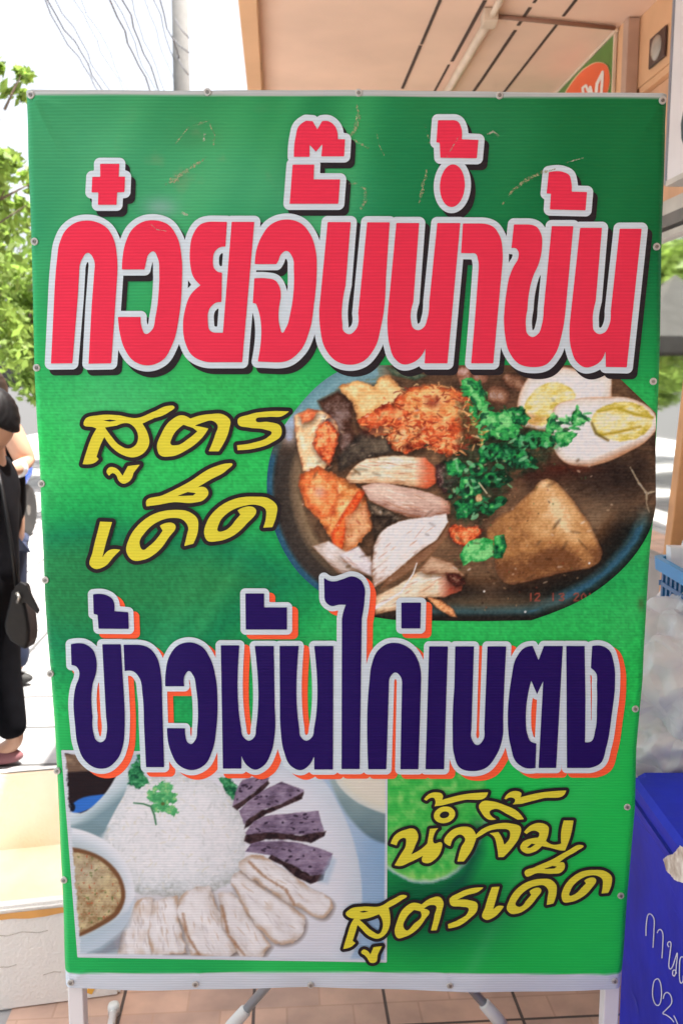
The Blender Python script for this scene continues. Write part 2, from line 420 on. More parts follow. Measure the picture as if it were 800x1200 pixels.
gm = bpy.data.materials.new('reflective_shop_glass'); gm.use_nodes = True; g = gm.node_tree.nodes['Principled BSDF']
g.inputs['Base Color'].default_value = (.86, .87, .85, 1); g.inputs['Metallic'].default_value = 1; g.inputs['Roughness'].default_value = .035
win = MB().fbox(-3, 7, RN+.02, RN+.03, .78, gz_top).build('window', gm, shop)
mb = MB(); mb.fbox(-3, 7, RN-.01, RN+.06, gz_top-.035, gz_top-.012); mb.build('window_rail', M_alu, win)
mb = MB(); mb.fbox(-3, 7, RN-.02, RN+.1, .02, .78); mb.build('dado', mat('grey_dado_wall', (.42, .4, .38), .8), shop)

# green shop sign with an orange oval, mounted along the wall
M_sg = mat('green_sign_face', (.07, .22, .03), .4); M_so = mat('orange_oval', (.85, .12, .03), .4, noise=.04); M_sw = mat('sign_white', (.85, .82, .78), .4, noise=.03); M_sy = mat('sign_cream', (.85, .68, .4), .5, noise=.03)
gs = thing('shop_sign', 'green signboard with an orange oval and white script under the ceiling', 'sign', fr(WS+1.2, WN-.03, 2.2))
SN = WN-.012
mb = MB(); mb.fbox(WS+.014, WS+2.6, SN, WN-.004, 1.7, EZ-.020); mb.build('board', M_sg, gs)
def SG(X, Y, off):
    x, y, q = ray(X, Y); t = (SN-off)/(x*NN.x+y*NN.y); return np.stack([x*t, y*t, CAMZ+q*t], 1)
def plane_fill(name, D, X, Y, mapf, m, parent):
    V, Fc = fill_mesh(D, X, Y)
    return from_verts(name, mapf(V[:, 0], V[:, 1]), flip(Fc), m, parent)
ov = trace('25,485;70,420s;150,340s;230,306s;280,320s;303,380s;300,470s;260,560s;160,620s;60,600s;10,540s', 660, 20, 5.714)
X, Y = grid(*bounds([ov], 3), 1.); D = sdf_poly([ov], X, Y)
plane_fill('oval_border', D-.9, X, Y, lambda a, b: SG(a, b, .002), M_sy, gs)
plane_fill('oval', D, X, Y, lambda a, b: SG(a, b, .004), M_so, gs)
for st in ([(683, 110, 1.6), (682, 103, 1.4), (686, 100, 1.3), (688, 106, 1.4)], [(689, 110, 1.5), (691, 102, 1.5), (693, 110, 1.5)],
           [(698, 107, 1.8), (699, 98, 1.8), (703, 90, 1.7), (705.5, 84, 1.4), (705, 95, 1.5), (704, 108, 1.6)]):
    X, Y = grid(*bounds([np.array(st)], 4), .5); plane_fill('letter', sdf_stroke(st, X, Y), X, Y, lambda a, b: SG(a, b, .006), M_sw, gs)
mb = MB(); mb.fbox(WS-.014, WS+2.65, SN-.004, WN-.004, EZ-.018, EZ-.004); mb.build('sign_edge', M_conduit, gs)
mb = MB(); mb.fbox(WS, WS+.012, SN-.004, WN-.004, 1.7, EZ-.020); mb.build('sign_edge', M_conduit, gs)

# recessed wall light
q = [P_n(x_, y_, NW) for x_, y_ in ((764, 45), (784, 28), (780, 68), (761, 82))]
lc = sum(q, Vector())/4; wl = thing('wall_light', 'square dark wall lamp with a round glass on the peach wall', 'lamp', lc)
S_ = [(v-lc).dot(DD) for v in q]; Z_ = [(v-lc).z for v in q]; sw = (max(S_)-min(S_))/2; zw = .09; cs = lc.dot(DD)
sw = abs((S_[0]+S_[3])-(S_[1]+S_[2]))/4; zw = (abs(Z_[3]-Z_[0])+abs(Z_[2]-Z_[1]))/4
mb = MB(); mb.fbox(cs-sw, cs+sw, NW-.012, NW-.002, lc.z-zw, lc.z+zw); mb.build('housing', mat('brown_lamp_housing', (.07, .035, .03), .35), wl, bevel=.006)
M3 = Matrix(((0, -NN.x, DD.x), (0, -NN.y, DD.y), (1, 0, 0))); 
Mx = Matrix((tuple(DD), (0, 0, 1), tuple(-NN))).transposed()
lr = min(zw, sw)*.8
MB().lathe(lc-NN*.0125, [(.001, -.004), (lr, -.004), (lr, .002), (lr*.85, .008), (lr*.5, .014), (.002, .016)], 24, Mx).build('lens', mat('lamp_glass', (.42, .38, .33), .12, noise=.05), wl, True)

# white signboard on the wall nearer the camera
wb0 = P_n(780.5, 212, NW-.10); wt = thing('signboard', 'white projecting signboard with dark lettering at the right edge', 'sign', wb0)
sb = wb0.dot(DD); 
mb = MB(); mb.fbox(sb-1.6, sb, NW-.10, NW-.02, wb0.z, wb0.z+.95); mb.build('board', mat('white_sign_panel', (.8, .79, .82), .4, noise=.03), wt)
mb = MB(); mb.fbox(sb+.001, sb+.018, NW-.103, NW-.02, wb0.z-.012, wb0.z+.97); mb.build('edge_trim', mat('blue_grey_trim', (.25, .27, .33), .4), wt)
mb = MB(); mb.fbox(sb-1.6, sb, NW-.103, NW-.02, wb0.z-.02, wb0.z-.001); mb.build('edge_trim', M_alu, wt)
def WB(X, Y, off=.002):
    x, y, q = ray(X, Y); t = (NW-.10-off)/(x*NN.x+y*NN.y); return np.stack([x*t, y*t, CAMZ+q*t], 1)
st = [(812, 128, 3.5), (803, 132, 3.5), (800.5, 145, 3.5), (801, 162, 3.5), (804, 170, 3.5), (812, 168, 3.5), (816, 150, 3.5), (812, 130, 3.5)]
X, Y = grid(*bounds([np.array(st)], 6), .7); plane_fill('letter', sdf_stroke(st, X, Y), X, Y, WB, mat('dark_teal_ink', (.03, .07, .08), .5), wt)

# ------------------------------------------------------------------ THE BANNER SIGN
Y0 = 1.494
def SIGN(X, Y, off=0.):
    x, y, q = ray(X, Y); t = (Y0-off)/y; return np.stack([x*t, np.full(np.shape(x), Y0-off)*np.ones_like(x*t), CAMZ+q*t], 1)
bl = P_y(78, 1160, Y0); br = P_y(726, 1162, Y0)
sign = thing('banner_sign', 'tall green food banner with red and dark blue Thai lettering on a white frame', 'sign', ((bl.x+br.x)/2, Y0, 0))

LE = np.array([(104, 28), (150, 30), (200, 31.5), (283, 34), (350, 36), (431, 38), (500, 41.5), (567, 45), (620, 47), (680, 49.5), (740, 53), (800, 57.5), (850, 61.5), (904, 64.5), (960, 67.5), (1032, 70.5), (1090, 73), (1160, 75)])
RE = np.array([(108, 784), (180, 781), (289, 778), (400, 775.8), (447, 774), (520, 771), (596, 768.6), (650, 764), (700, 760), (760, 757), (800, 755.5), (880, 748), (950, 746), (1000, 741.5), (1080, 735.5), (1162, 729)])
nu, nv = 380, 540
v = np.linspace(0, 1, nv)[:, None]; u = np.linspace(0, 1, nu)[None, :]
yl = 104+v*(1159-104); yr = 108+v*(1162.5-108)
xl = np.interp(yl, LE[:, 0], LE[:, 1]); xr = np.interp(yr, RE[:, 0], RE[:, 1])
X = xl+(xr-xl)*u; Y = yl+(yr-yl)*u+2.2*np.sin(u*math.pi*3.3)*(.25+.75*v**4)*(v > .5)+.8*np.sin(u*9)*(v < .02)
# printed background: greens sweeping diagonally, teal shadows, light rays, a lime at the bottom; flare haze painted in top left
cv = Canvas(X, Y, (60, 170, 95))
n1 = fbm(X, Y, 120, 5, 3); n2 = fbm(X, Y, 3.2, 9, 3)
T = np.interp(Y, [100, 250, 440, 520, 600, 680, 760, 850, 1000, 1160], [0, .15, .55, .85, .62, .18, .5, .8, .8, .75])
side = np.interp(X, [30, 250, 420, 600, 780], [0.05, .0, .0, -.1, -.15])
upper = (Y < 470)
T = T+side*np.where(Y < 560, .2, .0)+(n1-.5)*.18
T = T+np.where(Y > 560, np.clip((X-330)/260, -.35, .45), 0)*np.clip((Y-560)/80, 0, 1)*.8
base = ramp(T, [(0, (40, 142, 82)), (.2, (22, 142, 90)), (.45, (34, 180, 94)), (.7, (50, 204, 102)), (1, (38, 208, 92))])
base = mixc(base, (60, 200, 95), np.exp(-(((X-255)/70)**2+((Y-405)/80)**2))*.8)
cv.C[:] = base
for (x0, y0, ang, wd, am) in ((150, 830, 62, 16, .18), (220, 760, 60, 10, .14), (60, 560, 63, 22, .16), (560, 1120, 63, 8, .2), (640, 1000, 60, 22, .10), (500, 900, 62, 12, .12), (330, 820, 61, 14, .12), (700, 800, 66, 14, .1), (120, 330, 64, 26, .12), (230, 230, 62, 40, .28), (390, 220, 72, 30, .3), (110, 210, 60, 22, .2), (330, 150, 70, 18, .15), (600, 200, 75, 26, .12), (700, 330, 80, 16, .15)):
    a_ = R(ang); d_ = (X-x0)*math.sin(a_)+(Y-y0)*math.cos(a_)
    al = (X-x0)*math.cos(a_)-(Y-y0)*math.sin(a_)
    cv.C[:] = mixc(cv.C, (95, 215, 130), np.exp(-(d_/wd)**2)*np.exp(-(al/170)**2)*min(am*1.7, .5))
cv.C *= (1+(n2-.5)*.30*((Y > 440) & (Y < 840)))[..., None]
cv.C[:] = mixc(cv.C, (84, 176, 124), np.clip((330-X)/300, 0, 1)*np.clip((520-Y)/300, 0, 1)*.6)  # top left lightened: lens-flare veil painted into the green
cv.C[:] = mixc(cv.C, (14, 112, 58), np.clip((X-420)/260, 0, 1)*np.clip((470-Y)/200, 0, 1)*.7)
for gx, gy, rx, ry, am in ((250, 215, 120, 60, .35), (370, 235, 60, 45, .45), (110, 170, 60, 50, .25), (565, 150, 60, 60, .12), (150, 480, 70, 50, .3)): cv.C[:] = mixc(cv.C, (110, 200, 150), np.exp(-(((X-gx)/rx)**2+((Y-gy)/ry)**2))*am)  # pale hazy glow, mostly top left, painted into the green
# darker pool around and below the lime
dk = np.exp(-(((X-500)/95)**2+((Y-1062)/62)**2)); cv.C[:] = mixc(cv.C, (10, 92, 62), dk*.95)
lime = ell(497, 944, 74, 91)
def limef(X, Y, D):
    nn = fbm(X, Y, 7, 21, 4); c = ramp(nn, [(.2, (52, 190, 80)), (.5, (80, 208, 92)), (.8, (140, 225, 120))])
    e = np.clip(1+D/13, 0, 1); c = mixc(c, (190, 225, 110), e*.5*np.clip((Y-970)/40, 0, 1)); return mixc(c, (205, 225, 245), np.clip(1+D/5, 0, 1)*np.clip((Y-930)/60, 0, 1))
cv.paint(lime, limef, 3, rag=1.2)
cv.paint(trace('556,960;566,966;566,1000;545,1040;510,1050;540,1020'), (8, 70, 66), 14, alpha=.6)
# unprinted hem strips at top and bottom, green edge shading of the folded sides
topb = Y-(104+(Y*0+X-28)*.0055)
cv.C[:] = mixc(cv.C, (196, 204, 204), np.clip((7.0-topb)/1.2, 0, 1))
bot = Y-(1139.5+np.sin(X*.012)*1.0+(X-75)*.002); cv.C[:] = mixc(cv.C, (216, 228, 240), np.clip(bot/1.4+.5, 0, 1))
# rust and grime rubbed into the vinyl
gr = np.clip((fbm(X, Y, 26, 33, 5)-.60)*4, 0, 1)*(np.clip(1-np.abs(X-240)/150, 0, 1)*np.clip(1-np.abs(Y-195)/95, 0, 1))
cv.C[:] = mixc(cv.C, (150, 160, 120), gr*.55)
cv.C[:] = mixc(cv.C, (165, 190, 195), np.exp(-(((X-188)/20)**2+((Y-243)/12)**2))*.55)
for (gx, gy, rx, ry, am) in ((751, 708, 4, 9, .6), (230, 160, 30, 14, .12), (185, 300, 16, 5, .25)): cv.C[:] = mixc(cv.C, (90, 95, 60), np.exp(-(((X-gx)/rx)**2+((Y-gy)/ry)**2))*am)
M_print = print_mat('printed_banner_vinyl')
BX, BY = X, Y
SCR = [(36, 111), (243, 107.5), (420, 108.5), (585, 111.5), (776, 117.5), (40.5, 283), (43, 431), (48.6, 567), (53, 680), (59, 790), (67, 904), (75, 1032),
       (83, 1152), (229, 1154), (364, 1155), (527, 1155.5), (720, 1150), (769, 289), (765, 447), (744, 831), (734.6, 946), (727, 1050)]
def BMAP(a, b):
    P = SIGN(a, b, 0.0)
    uu = np.broadcast_to(u, BX.shape).ravel(); vv = np.broadcast_to(v, BX.shape).ravel()
    e = np.minimum(np.minimum(uu, 1-uu)*.98, np.minimum(vv, 1-vv)*1.52)
    fold = np.clip(1-e/.035, 0, 1)**1.6
    rip = fold*(.0020+.0014*np.sin(vv*38+np.sin(vv*13)*2)+.001*np.sin(uu*33))
    def ss(x, a, b): t = np.clip((x-a)/(b-a), 0, 1); return t*t*(3-2*t)
    eu = np.minimum(uu, 1-uu)*.98; ev = np.minimum(vv, 1-vv)*1.52
    P[:, 1] -= .0004*(1-ss(np.minimum(eu, ev), .022, .030))                       # the steel frame presses through along the border
    for sx, sy in SCR: P[:, 1] += .0014*np.exp(-(((a-sx)**2+(b-sy)**2)/60.))
    for x0, y0, x1, y1, wd, hh in ((38, 114, 78, 196, 4, .0026), (40, 113, 120, 150, 5, .0016), (774, 120, 735, 185, 4, .002), (44, 433, 54, 470, 3, .0012), (46, 560, 62, 520, 3, .0012), (766, 450, 757, 500, 3, .0015), (85, 1150, 110, 1128, 4, .0018), (718, 1150, 690, 1128, 4, .0018), (229, 1152, 240, 1128, 4, .0012), (527, 1153, 515, 1128, 4, .0012), (742, 833, 750, 770, 3, .0014)):
        L = math.hypot(x1-x0, y1-y0); ax, ay = (x1-x0)/L, (y1-y0)/L; tt = (a-x0)*ax+(b-y0)*ay; dd = (a-x0)*ay-(b-y0)*ax
        P[:, 1] -= hh*np.exp(-(dd/wd)**2)*np.clip(tt/6, 0, 1)*np.clip((L-tt)/(L*.7), 0, 1)
    P[:, 1] += rip+.010*np.clip(1-np.minimum(uu, 1-uu)*.98/.012, 0, 1)**2
    return P
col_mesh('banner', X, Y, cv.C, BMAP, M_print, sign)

# ---- printed picture: noodle bowl
nx, ny = 480, 318
X, Y = np.meshgrid(np.linspace(311, 769, nx), np.linspace(428, 730, ny))
bowl = trace('395,436s;345,482s;318,530s;313,580s;322,622s;347,668s;388,702s;430,721s;470,727;560,728;622,727;650,717s;675,706s;712,682s;745,648s;762,618s;768,590;767.5,520;768,484;722,440;700,429;560,424;430,424')
cb = Canvas(X, Y, (90, 80, 66))
nA = fbm(X, Y, 16, 50, 4); nB = fbm(X, Y, 5, 51, 3); nC = fbm(X, Y, 40, 52, 3)
# broth: dark brown pool, greyer near the bottom right
cb.C[:] = ramp(nA*.6+nC*.4, [(.25, (48, 38, 34)), (.5, (86, 69, 56)), (.8, (124, 103, 84))])
cb.C[:] = mixc(cb.C, (122, 106, 86), np.exp(-(((X-560)/90)**2+((Y-700)/28)**2))*.8)
cb.C[:] = mixc(cb.C, (124, 112, 98), np.exp(-(((X-708)/40)**2+((Y-612)/44)**2))*.9)
cb.C[:] = mixc(cb.C, (34, 28, 28), np.exp(-(((X-720)/60)**2+((Y-560)/28)**2))*.95)
cb.C[:] = mixc(cb.C, (52, 24, 20), np.exp(-(((X-640)/50)**2+((Y-552)/12)**2))*.8)
cb.C[:] = mixc(cb.C, (62, 48, 42), np.exp(-(((X-590)/60)**2+((Y-455)/32)**2))*.7)
cb.C *= (1+(fbm(X, Y*5, 9, 55, 3)-.5)*.35)[..., None]
# rim bands from the bowl's own edge
Db = -sdf_poly([bowl], X, Y)                         # depth inside the bowl outline
ang = np.degrees(np.arctan2(Y-585, X-545))           # -180..180
lw = np.clip((X < 470)*1., 0, 1)
left = (X < 440) & (Y > 470)
bandL = ramp(Db, [(0, (30, 78, 108)), (5, (38, 84, 110)), (10, (44, 44, 48)), (24, (52, 50, 50)), (30, (98, 90, 80)), (38, (118, 108, 92)), (46, (70, 62, 54))])
wL = np.clip((450-X)/40, 0, 1)*np.clip((46-Db)/8, 0, 1)*np.clip((Y-500)/40, 0, 1)
cb.C[:] = mixc(cb.C, bandL, wL)
bandT = ramp(Db, [(0, (92, 138, 150)), (12, (112, 158, 170)), (24, (104, 140, 150)), (32, (52, 34, 30))])
wT = np.clip((460-X)/20, 0, 1)*np.clip((32-Db)/5, 0, 1)*np.clip((515-Y)/25, 0, 1)
cb.C[:] = mixc(cb.C, bandT, wT)
bandR = ramp(Db+3*(fbm(X, Y*3, 20, 57, 2)-.5), [(0, (14, 24, 26)), (4, (20, 40, 46)), (10, (42, 92, 116)), (17, (34, 66, 82)), (22, (18, 24, 26)), (36, (28, 24, 22)), (48, (72, 54, 38)), (60, (104, 88, 72))])
wR = np.clip((X-455)/60, 0, 1)*np.clip((62-Db)/14, 0, 1)*np.clip((Y-590)/30, 0, 1)
cb.C[:] = mixc(cb.C, bandR, wR)
cb.C[:] = mixc(cb.C, (22, 22, 24), np.clip((Y-716)/8, 0, 1)*np.clip((660-X)/40, 0, 1))
cb.C[:] = mixc(cb.C, (112, 98, 80), np.exp(-(((X-570)/80)**2+((Y-706)/9)**2))*.6)
# pale glints on the rim
for gx, gy, r_ in ((339, 512, 8), (333, 500, 7), (345, 495, 9)): cb.C[:] = mixc(cb.C, (190, 205, 235), np.exp(-(((X-gx)/r_)**2+((Y-gy)/(r_*1.1))**2))*.7)
cb.stroke([(738, 548, .8), (748, 566, 1.0), (757, 578, 1.4), (766, 576, .8)], (150, 150, 140), rag=.6)
cb.stroke([(757, 578, 1.2), (757, 590, .8), (760, 600, .5)], (140, 140, 130), rag=.6)
# mushrooms
def lump(c0, c1, c2, sc=9, seed=60, rim=6, amp=.5):
    c0, c1, c2 = [np.array(c, float) for c in (c0, c1, c2)]
    def f(X, Y, D):
        nn = fbm(X, Y, sc, seed, 4); s = np.clip(-D/rim, 0, 1)*.55+(nn-.5)*amp*2+.2+(fbm(X, Y, 2.2, seed+7, 2)-.5)*.25
        return ramp(s, [(0, c0), (.5, c1), (1, c2)])
    return f
cb.paint(ell(583, 463, 15, 11, 15), lump((50, 34, 28), (112, 82, 70), (168, 142, 128), 8, 61), 2)
cb.paint(ell(603, 448, 16, 9, 25), lump((44, 30, 26), (104, 76, 64), (160, 134, 122), 8, 62), 2)
cb.paint(ell(560, 442, 12, 9), lump((50, 36, 32), (120, 88, 78), (180, 150, 136), 8, 63), 2)
cb.paint(trace('452,430;480,434;500,440;486,446;460,440'), lump((40, 60, 50), (70, 98, 90), (130, 130, 110), 7, 64), 3)
cb.paint(trace('530,432;548,428;556,446;540,452'), lump((60, 40, 34), (150, 110, 96), (205, 170, 156), 7, 64), 3)
cb.paint(trace('372,470;396,458;414,470;412,500;420,520;402,540;392,520;385,495'), lump((30, 22, 22), (66, 44, 38), (130, 120, 130), 9, 66), 4)
cb.paint(trace('425,505;450,500;460,530;420,540;398,552;395,535'), lump((24, 26, 28), (54, 52, 52), (100, 98, 92), 8, 67), 5)
GOLD = ((150, 62, 34), (212, 122, 62), (240, 196, 128)); ORA = ((120, 36, 22), (214, 92, 48), (244, 170, 110))
cb.auto = True
cb.paint(trace('395,454;425,447s;438,452;452,440s;462,446;470,455;486,468;482,490;462,505;440,512;420,500;416,478;408,465'), lump((176, 112, 66), (222, 178, 112), (246, 222, 168), 9, 70), 2, rag=2.2)
cb.paint(trace('418,492;436,482s;458,470s;480,455s;505,452s;530,456s;552,470s;560,488s;566,505s;567,518;548,522;536,530;526,534;510,528;500,520;478,532;462,528;454,515;460,500;440,502;424,500'), lump(*ORA, 9, 71, 10, .75), 2, rag=3.5, rsc=5)
cb.paint(trace('470,462;500,450;530,456;556,478;560,496;520,488;484,486'), lump((196, 100, 52), (226, 150, 84), (246, 206, 138), 7, 72, 8, .8), 6, rag=3, rsc=5, alpha=.85)
cb.paint(trace('455,512;470,500;492,498;486,512;470,524;462,525'), lump((200, 110, 62), (226, 148, 92), (244, 196, 150), 7, 73), 3, rag=1.5)
for k in range(95):
    r_ = np.random.RandomState(k+900); gx, gy = r_.uniform(424, 562), r_.uniform(456, 530)
    if sdf_poly([trace('430,490;480,458;540,458;565,510;530,530;465,526')], np.array([[gx]]), np.array([[gy]]))[0, 0] < -2:
        c_ = [(248, 214, 150), (176, 56, 34), (236, 150, 88), (120, 40, 24)][k % 4]
        cb.paint(ell(gx, gy, r_.uniform(1.5, 5), r_.uniform(1, 2.2), r_.uniform(0, 180)), c_, 2.2, alpha=.7)
cb.C[:] = mixc(cb.C, (110, 24, 20), np.exp(-(((X-507)/9)**2+((Y-472)/6)**2))*.7)
cb.C[:] = mixc(cb.C, (96, 26, 22), np.exp(-(((X-440)/16)**2+((Y-505)/6)**2))*.6)
# left wing pieces
cb.paint(trace('345,487;360,480s;376,481;392,492s;397,510s;392,528s;386,545;376,552;355,552;350,530s;346,505s'), lump((150, 70, 40), (226, 190, 140), (248, 232, 196), 9, 74), 2, rag=1.2)
cb.paint(trace('372,500;384,490;397,508;392,530;386,546;374,534;366,522'), lump(*ORA, 5, 75, 5, .6), 3, rag=2, rsc=3)
cb.paint(trace('350,486;360,479;372,482;366,492;354,496'), lump((190, 80, 50), (222, 120, 72), (240, 180, 130), 5, 75), 3, rag=1.5)
cb.C[:] = mixc(cb.C, (70, 72, 92), np.exp(-(((X-384)/7)**2+((Y-492)/6)**2))*.8*(fbm(X, Y, 3, 77, 2) > .45))
cb.paint(trace('352,556;372,546;400,560s;426,574;432,598;437,618;418,640;398,655;393,640;376,612;358,592;350,570'), lump((150, 70, 34), (222, 136, 70), (248, 206, 142), 10, 78, 8, .65), 2, rag=2.4, rsc=4)
cb.paint(trace('352,560;372,548;392,560;398,580;392,604;376,608;358,592'), lump((176, 66, 34), (226, 112, 56), (248, 176, 110), 6, 79, 8, .7), 6, rag=3, alpha=.8)
cb.paint(trace('420,574;428,577;408,612;399,652;391,648;388,625;400,604'), lump((186, 52, 24), (224, 84, 36), (246, 140, 70), 5, 80, 5, .4), 3)
cb.paint(trace('404,606;428,590;436,618;415,640;404,646'), lump((160, 90, 54), (206, 146, 100), (228, 184, 140), 9, 80), 3, alpha=.85)
cb.C[:] = mixc(cb.C, (196, 170, 168), np.exp(-(((X-374)/7)**2+((Y-577)/7)**2))*.6)
# sliced pork
MEAT = ((132, 92, 72), (206, 176, 150), (240, 226, 206))
def pork(dark, mid, lite, end=None, ex=0, seed=82, fib=(2.2, 12), ang=0):
    def f(X, Y, D):
        c, s = math.cos(R(ang)), math.sin(R(ang)); U = X*c+Y*s; Vv = -X*s+Y*c
        nn = fbm(U/fib[1]*4, Vv/fib[0]*4, 4, seed, 3); st = .5-.75*((Y-Y.mean())/(np.ptp(Y)+1))*1.0+(nn-.5)*.6+(fbm(X, Y, 14, seed+40, 3)-.5)*.7+np.clip(-D/6, 0, 1)*.4-.2
        r = ramp(st, [(0, dark), (.45, mid), (1, lite)])
        if end is not None: r = mixc(r, end, np.clip((X-ex)/16, 0, 1)*(.55+.45*nn))
        return r
    return f
cb.paint(trace('405,560;414,548s;428,538;460,534;498,536;514,552;510,566;500,573;470,568;430,566;408,566'), pork((170, 120, 84), (224, 196, 156), (248, 234, 208), (206, 70, 34), 485, 82), 2, rag=.8)
cb.paint(trace('424,570;438,566s;470,570s;505,578;528,588;527,602;505,608;478,606;452,596;432,586'), pork((128, 92, 80), (196, 160, 142), (228, 200, 180), (190, 120, 90), 515, 83, ang=12), 2, rag=.8)
cb.paint(trace('430,588;455,598;470,608;452,616;438,606'), lump((24, 24, 24), (86, 82, 78), (160, 152, 142), 6, 84), 3)
cb.paint(trace('437,604;462,604;452,622;440,640;436,620'), lump((24, 20, 20), (44, 38, 36), (90, 80, 72), 6, 84), 4)
cb.paint(trace('366,640;385,634;410,650;434,652;438,672;420,676;396,672'), pork((120, 100, 92), (196, 178, 164), (226, 220, 216), None, 0, 85, ang=25), 2.5)
cb.paint(trace('398,650;420,640;436,660;436,676;412,664'), pork((190, 170, 165), (220, 212, 212), (238, 236, 240), None, 0, 86), 3)
cb.paint(trace('438,640;448,622s;466,612s;500,606s;522,602;525,612;512,632;486,650;468,666;452,680;437,690;435,665'), pork((150, 120, 100), (226, 216, 208), (246, 244, 244), None, 0, 87, (3, 14), -35), 2, rag=.8)
cb.paint(trace('514,632;526,612;526,626;500,654;470,676;446,690;452,680;486,652'), (150, 104, 72), 3, alpha=.7)
cb.paint(trace('438,700;462,688s;484,674s;500,664;525,668;543,680;540,692;520,700;500,700;478,712;440,720'), pork((160, 120, 86), (222, 196, 160), (244, 232, 212), (150, 44, 26), 512, 88, (2.5, 12), -28), 2, rag=.8)
cb.stroke([(440, 712, 2), (470, 694, 1.2), (484, 672, .8), (488, 660, .6)], (232, 226, 220))
cb.paint(trace('490,668;505,652;530,660;545,676;520,672;500,672'), pork((110, 70, 50), (176, 140, 110), (214, 186, 156), None, 0, 89, ang=-10), 3)
cb.paint(trace('522,671;538,672;546,684;534,688;524,680'), lump((28, 14, 14), (70, 30, 26), (150, 130, 120), 4, 90), 3)
cb.paint(trace('500,700;516,702;530,714;536,724;526,722;512,712'), lump((150, 80, 46), (222, 156, 100), (244, 200, 150), 4, 91), 2, rag=1.5)
cb.paint(trace('524,620;534,614;545,618;558,616;565,622;556,640;540,640;530,634'), lump(*ORA, 5, 92, 6, .7), 2.5, rag=2, rsc=4)
cb.paint(trace('510,545;522,540;540,560;532,575;520,580;512,566'), lump((26, 16, 20), (66, 44, 52), (160, 140, 150), 4, 93), 3, rag=2)
cb.auto = False
# eggs
def egg(X, Y, D):
    s = np.clip(-D/24, 0, 1)+(fbm(X, Y, 14, 94, 3)-.5)*.15; return ramp(s, [(0, (206, 172, 142)), (.12, (226, 214, 200)), (.5, (232, 230, 224)), (1, (226, 226, 224))])
def yolk(X, Y, D):
    nn = fbm(X, Y*1.6, 9, 95, 4); s = nn*.9+np.clip(-D/10, 0, 1)*.15; return ramp(s, [(.12, (158, 142, 46)), (.36, (206, 192, 84)), (.55, (228, 218, 146)), (.8, (234, 230, 196))])
cb.paint(trace('606,482s;608,462s;618,443;660,430;716,440;716,470;690,500;640,505;612,500'), egg, 2)
cb.paint(trace('613,480s;622,462s;640,449s;660,450s;674,464s;670,474;650,490s;634,500;620,496'), yolk, 2.5, rag=1)
cb.paint(trace('612,482;640,490;626,500;618,496'), (176, 112, 50), 5, alpha=.5)
eg = trace('650,476s;672,468s;705,465s;742,468s;766,484s;770,497s;760,514s;735,530s;705,543s;680,547s;660,541s;648,525s;646,500s')
cb.paint(eg, lambda X, Y, D: mixc(egg(X, Y, D), (172, 122, 84), np.clip((Y-(548-np.maximum(X-690, 0)*.42))/10+1.0, 0, 1)*np.clip((X-640)/10, 0, 1)*.75), 1.8)
cb.paint(ell(728, 494, 36, 23, -4), yolk, 2.5, rag=1.2)
cb.stroke([(700, 482, 1.6), (722, 478, 1.2), (745, 486, 1.8), (764, 489, 1.2)], (176, 160, 44), 3)
cb.stroke([(702, 510, 1.2), (725, 506, 1.6), (750, 500, 1.)], (168, 148, 36), 3)
cb.stroke([(693, 496, 1.2), (698, 508, 1.6), (712, 516, 1.2)], (104, 92, 40), 3)
cb.C[:] = mixc(cb.C, (90, 36, 26), np.exp(-(((X-668)/26)**2+((Y-549)/4)**2))*.6)
# tofu block
tf = trace('570,630s;598,598;625,573;641,561s;654,567;670,585;689,611;698,630s;704,655s;688,666;660,671;612,683;590,682s;580,664s;582,645')
cb.paint(tf+np.array((2., 7.)), (34, 26, 22), 14, alpha=.6)
def tofu(X, Y, D):
    nn = fbm(X, Y, 11, 96, 4); g_ = fbm(X, Y, 2.2, 97, 2)
    edge = (X-(640+(Y-562)*.58)); s = .45+(nn-.5)*.55+(g_-.5)*.25+np.exp(-((edge+8)/11)**2)*.32+.34*np.exp(-(((X-652)/30)**2+((Y-604)/26)**2))-.42*np.clip((Y-(652-(X-575)*.16))/16, 0, 1)-.2*np.clip((600-X)/30, 0, 1)-np.exp(-(((X-645-(655-Y)*1.2)/46)**2+((Y-648)/12)**2))*.3-np.exp(-(((X-600)/25)**2+((Y-620)/30)**2))*.12
    c = ramp(s, [(0, (110, 70, 40)), (.4, (176, 126, 74)), (.7, (206, 162, 106)), (1, (236, 206, 160))])
    return mixc(c, (92, 60, 44), np.clip(1+D/4, 0, 1)*.5)
cb.paint(tf, tofu, 2, rag=1)
cb.C[:] = mixc(cb.C, (96, 80, 68), np.exp(-(((X-575)/18)**2+((Y-690)/16)**2))*.5)
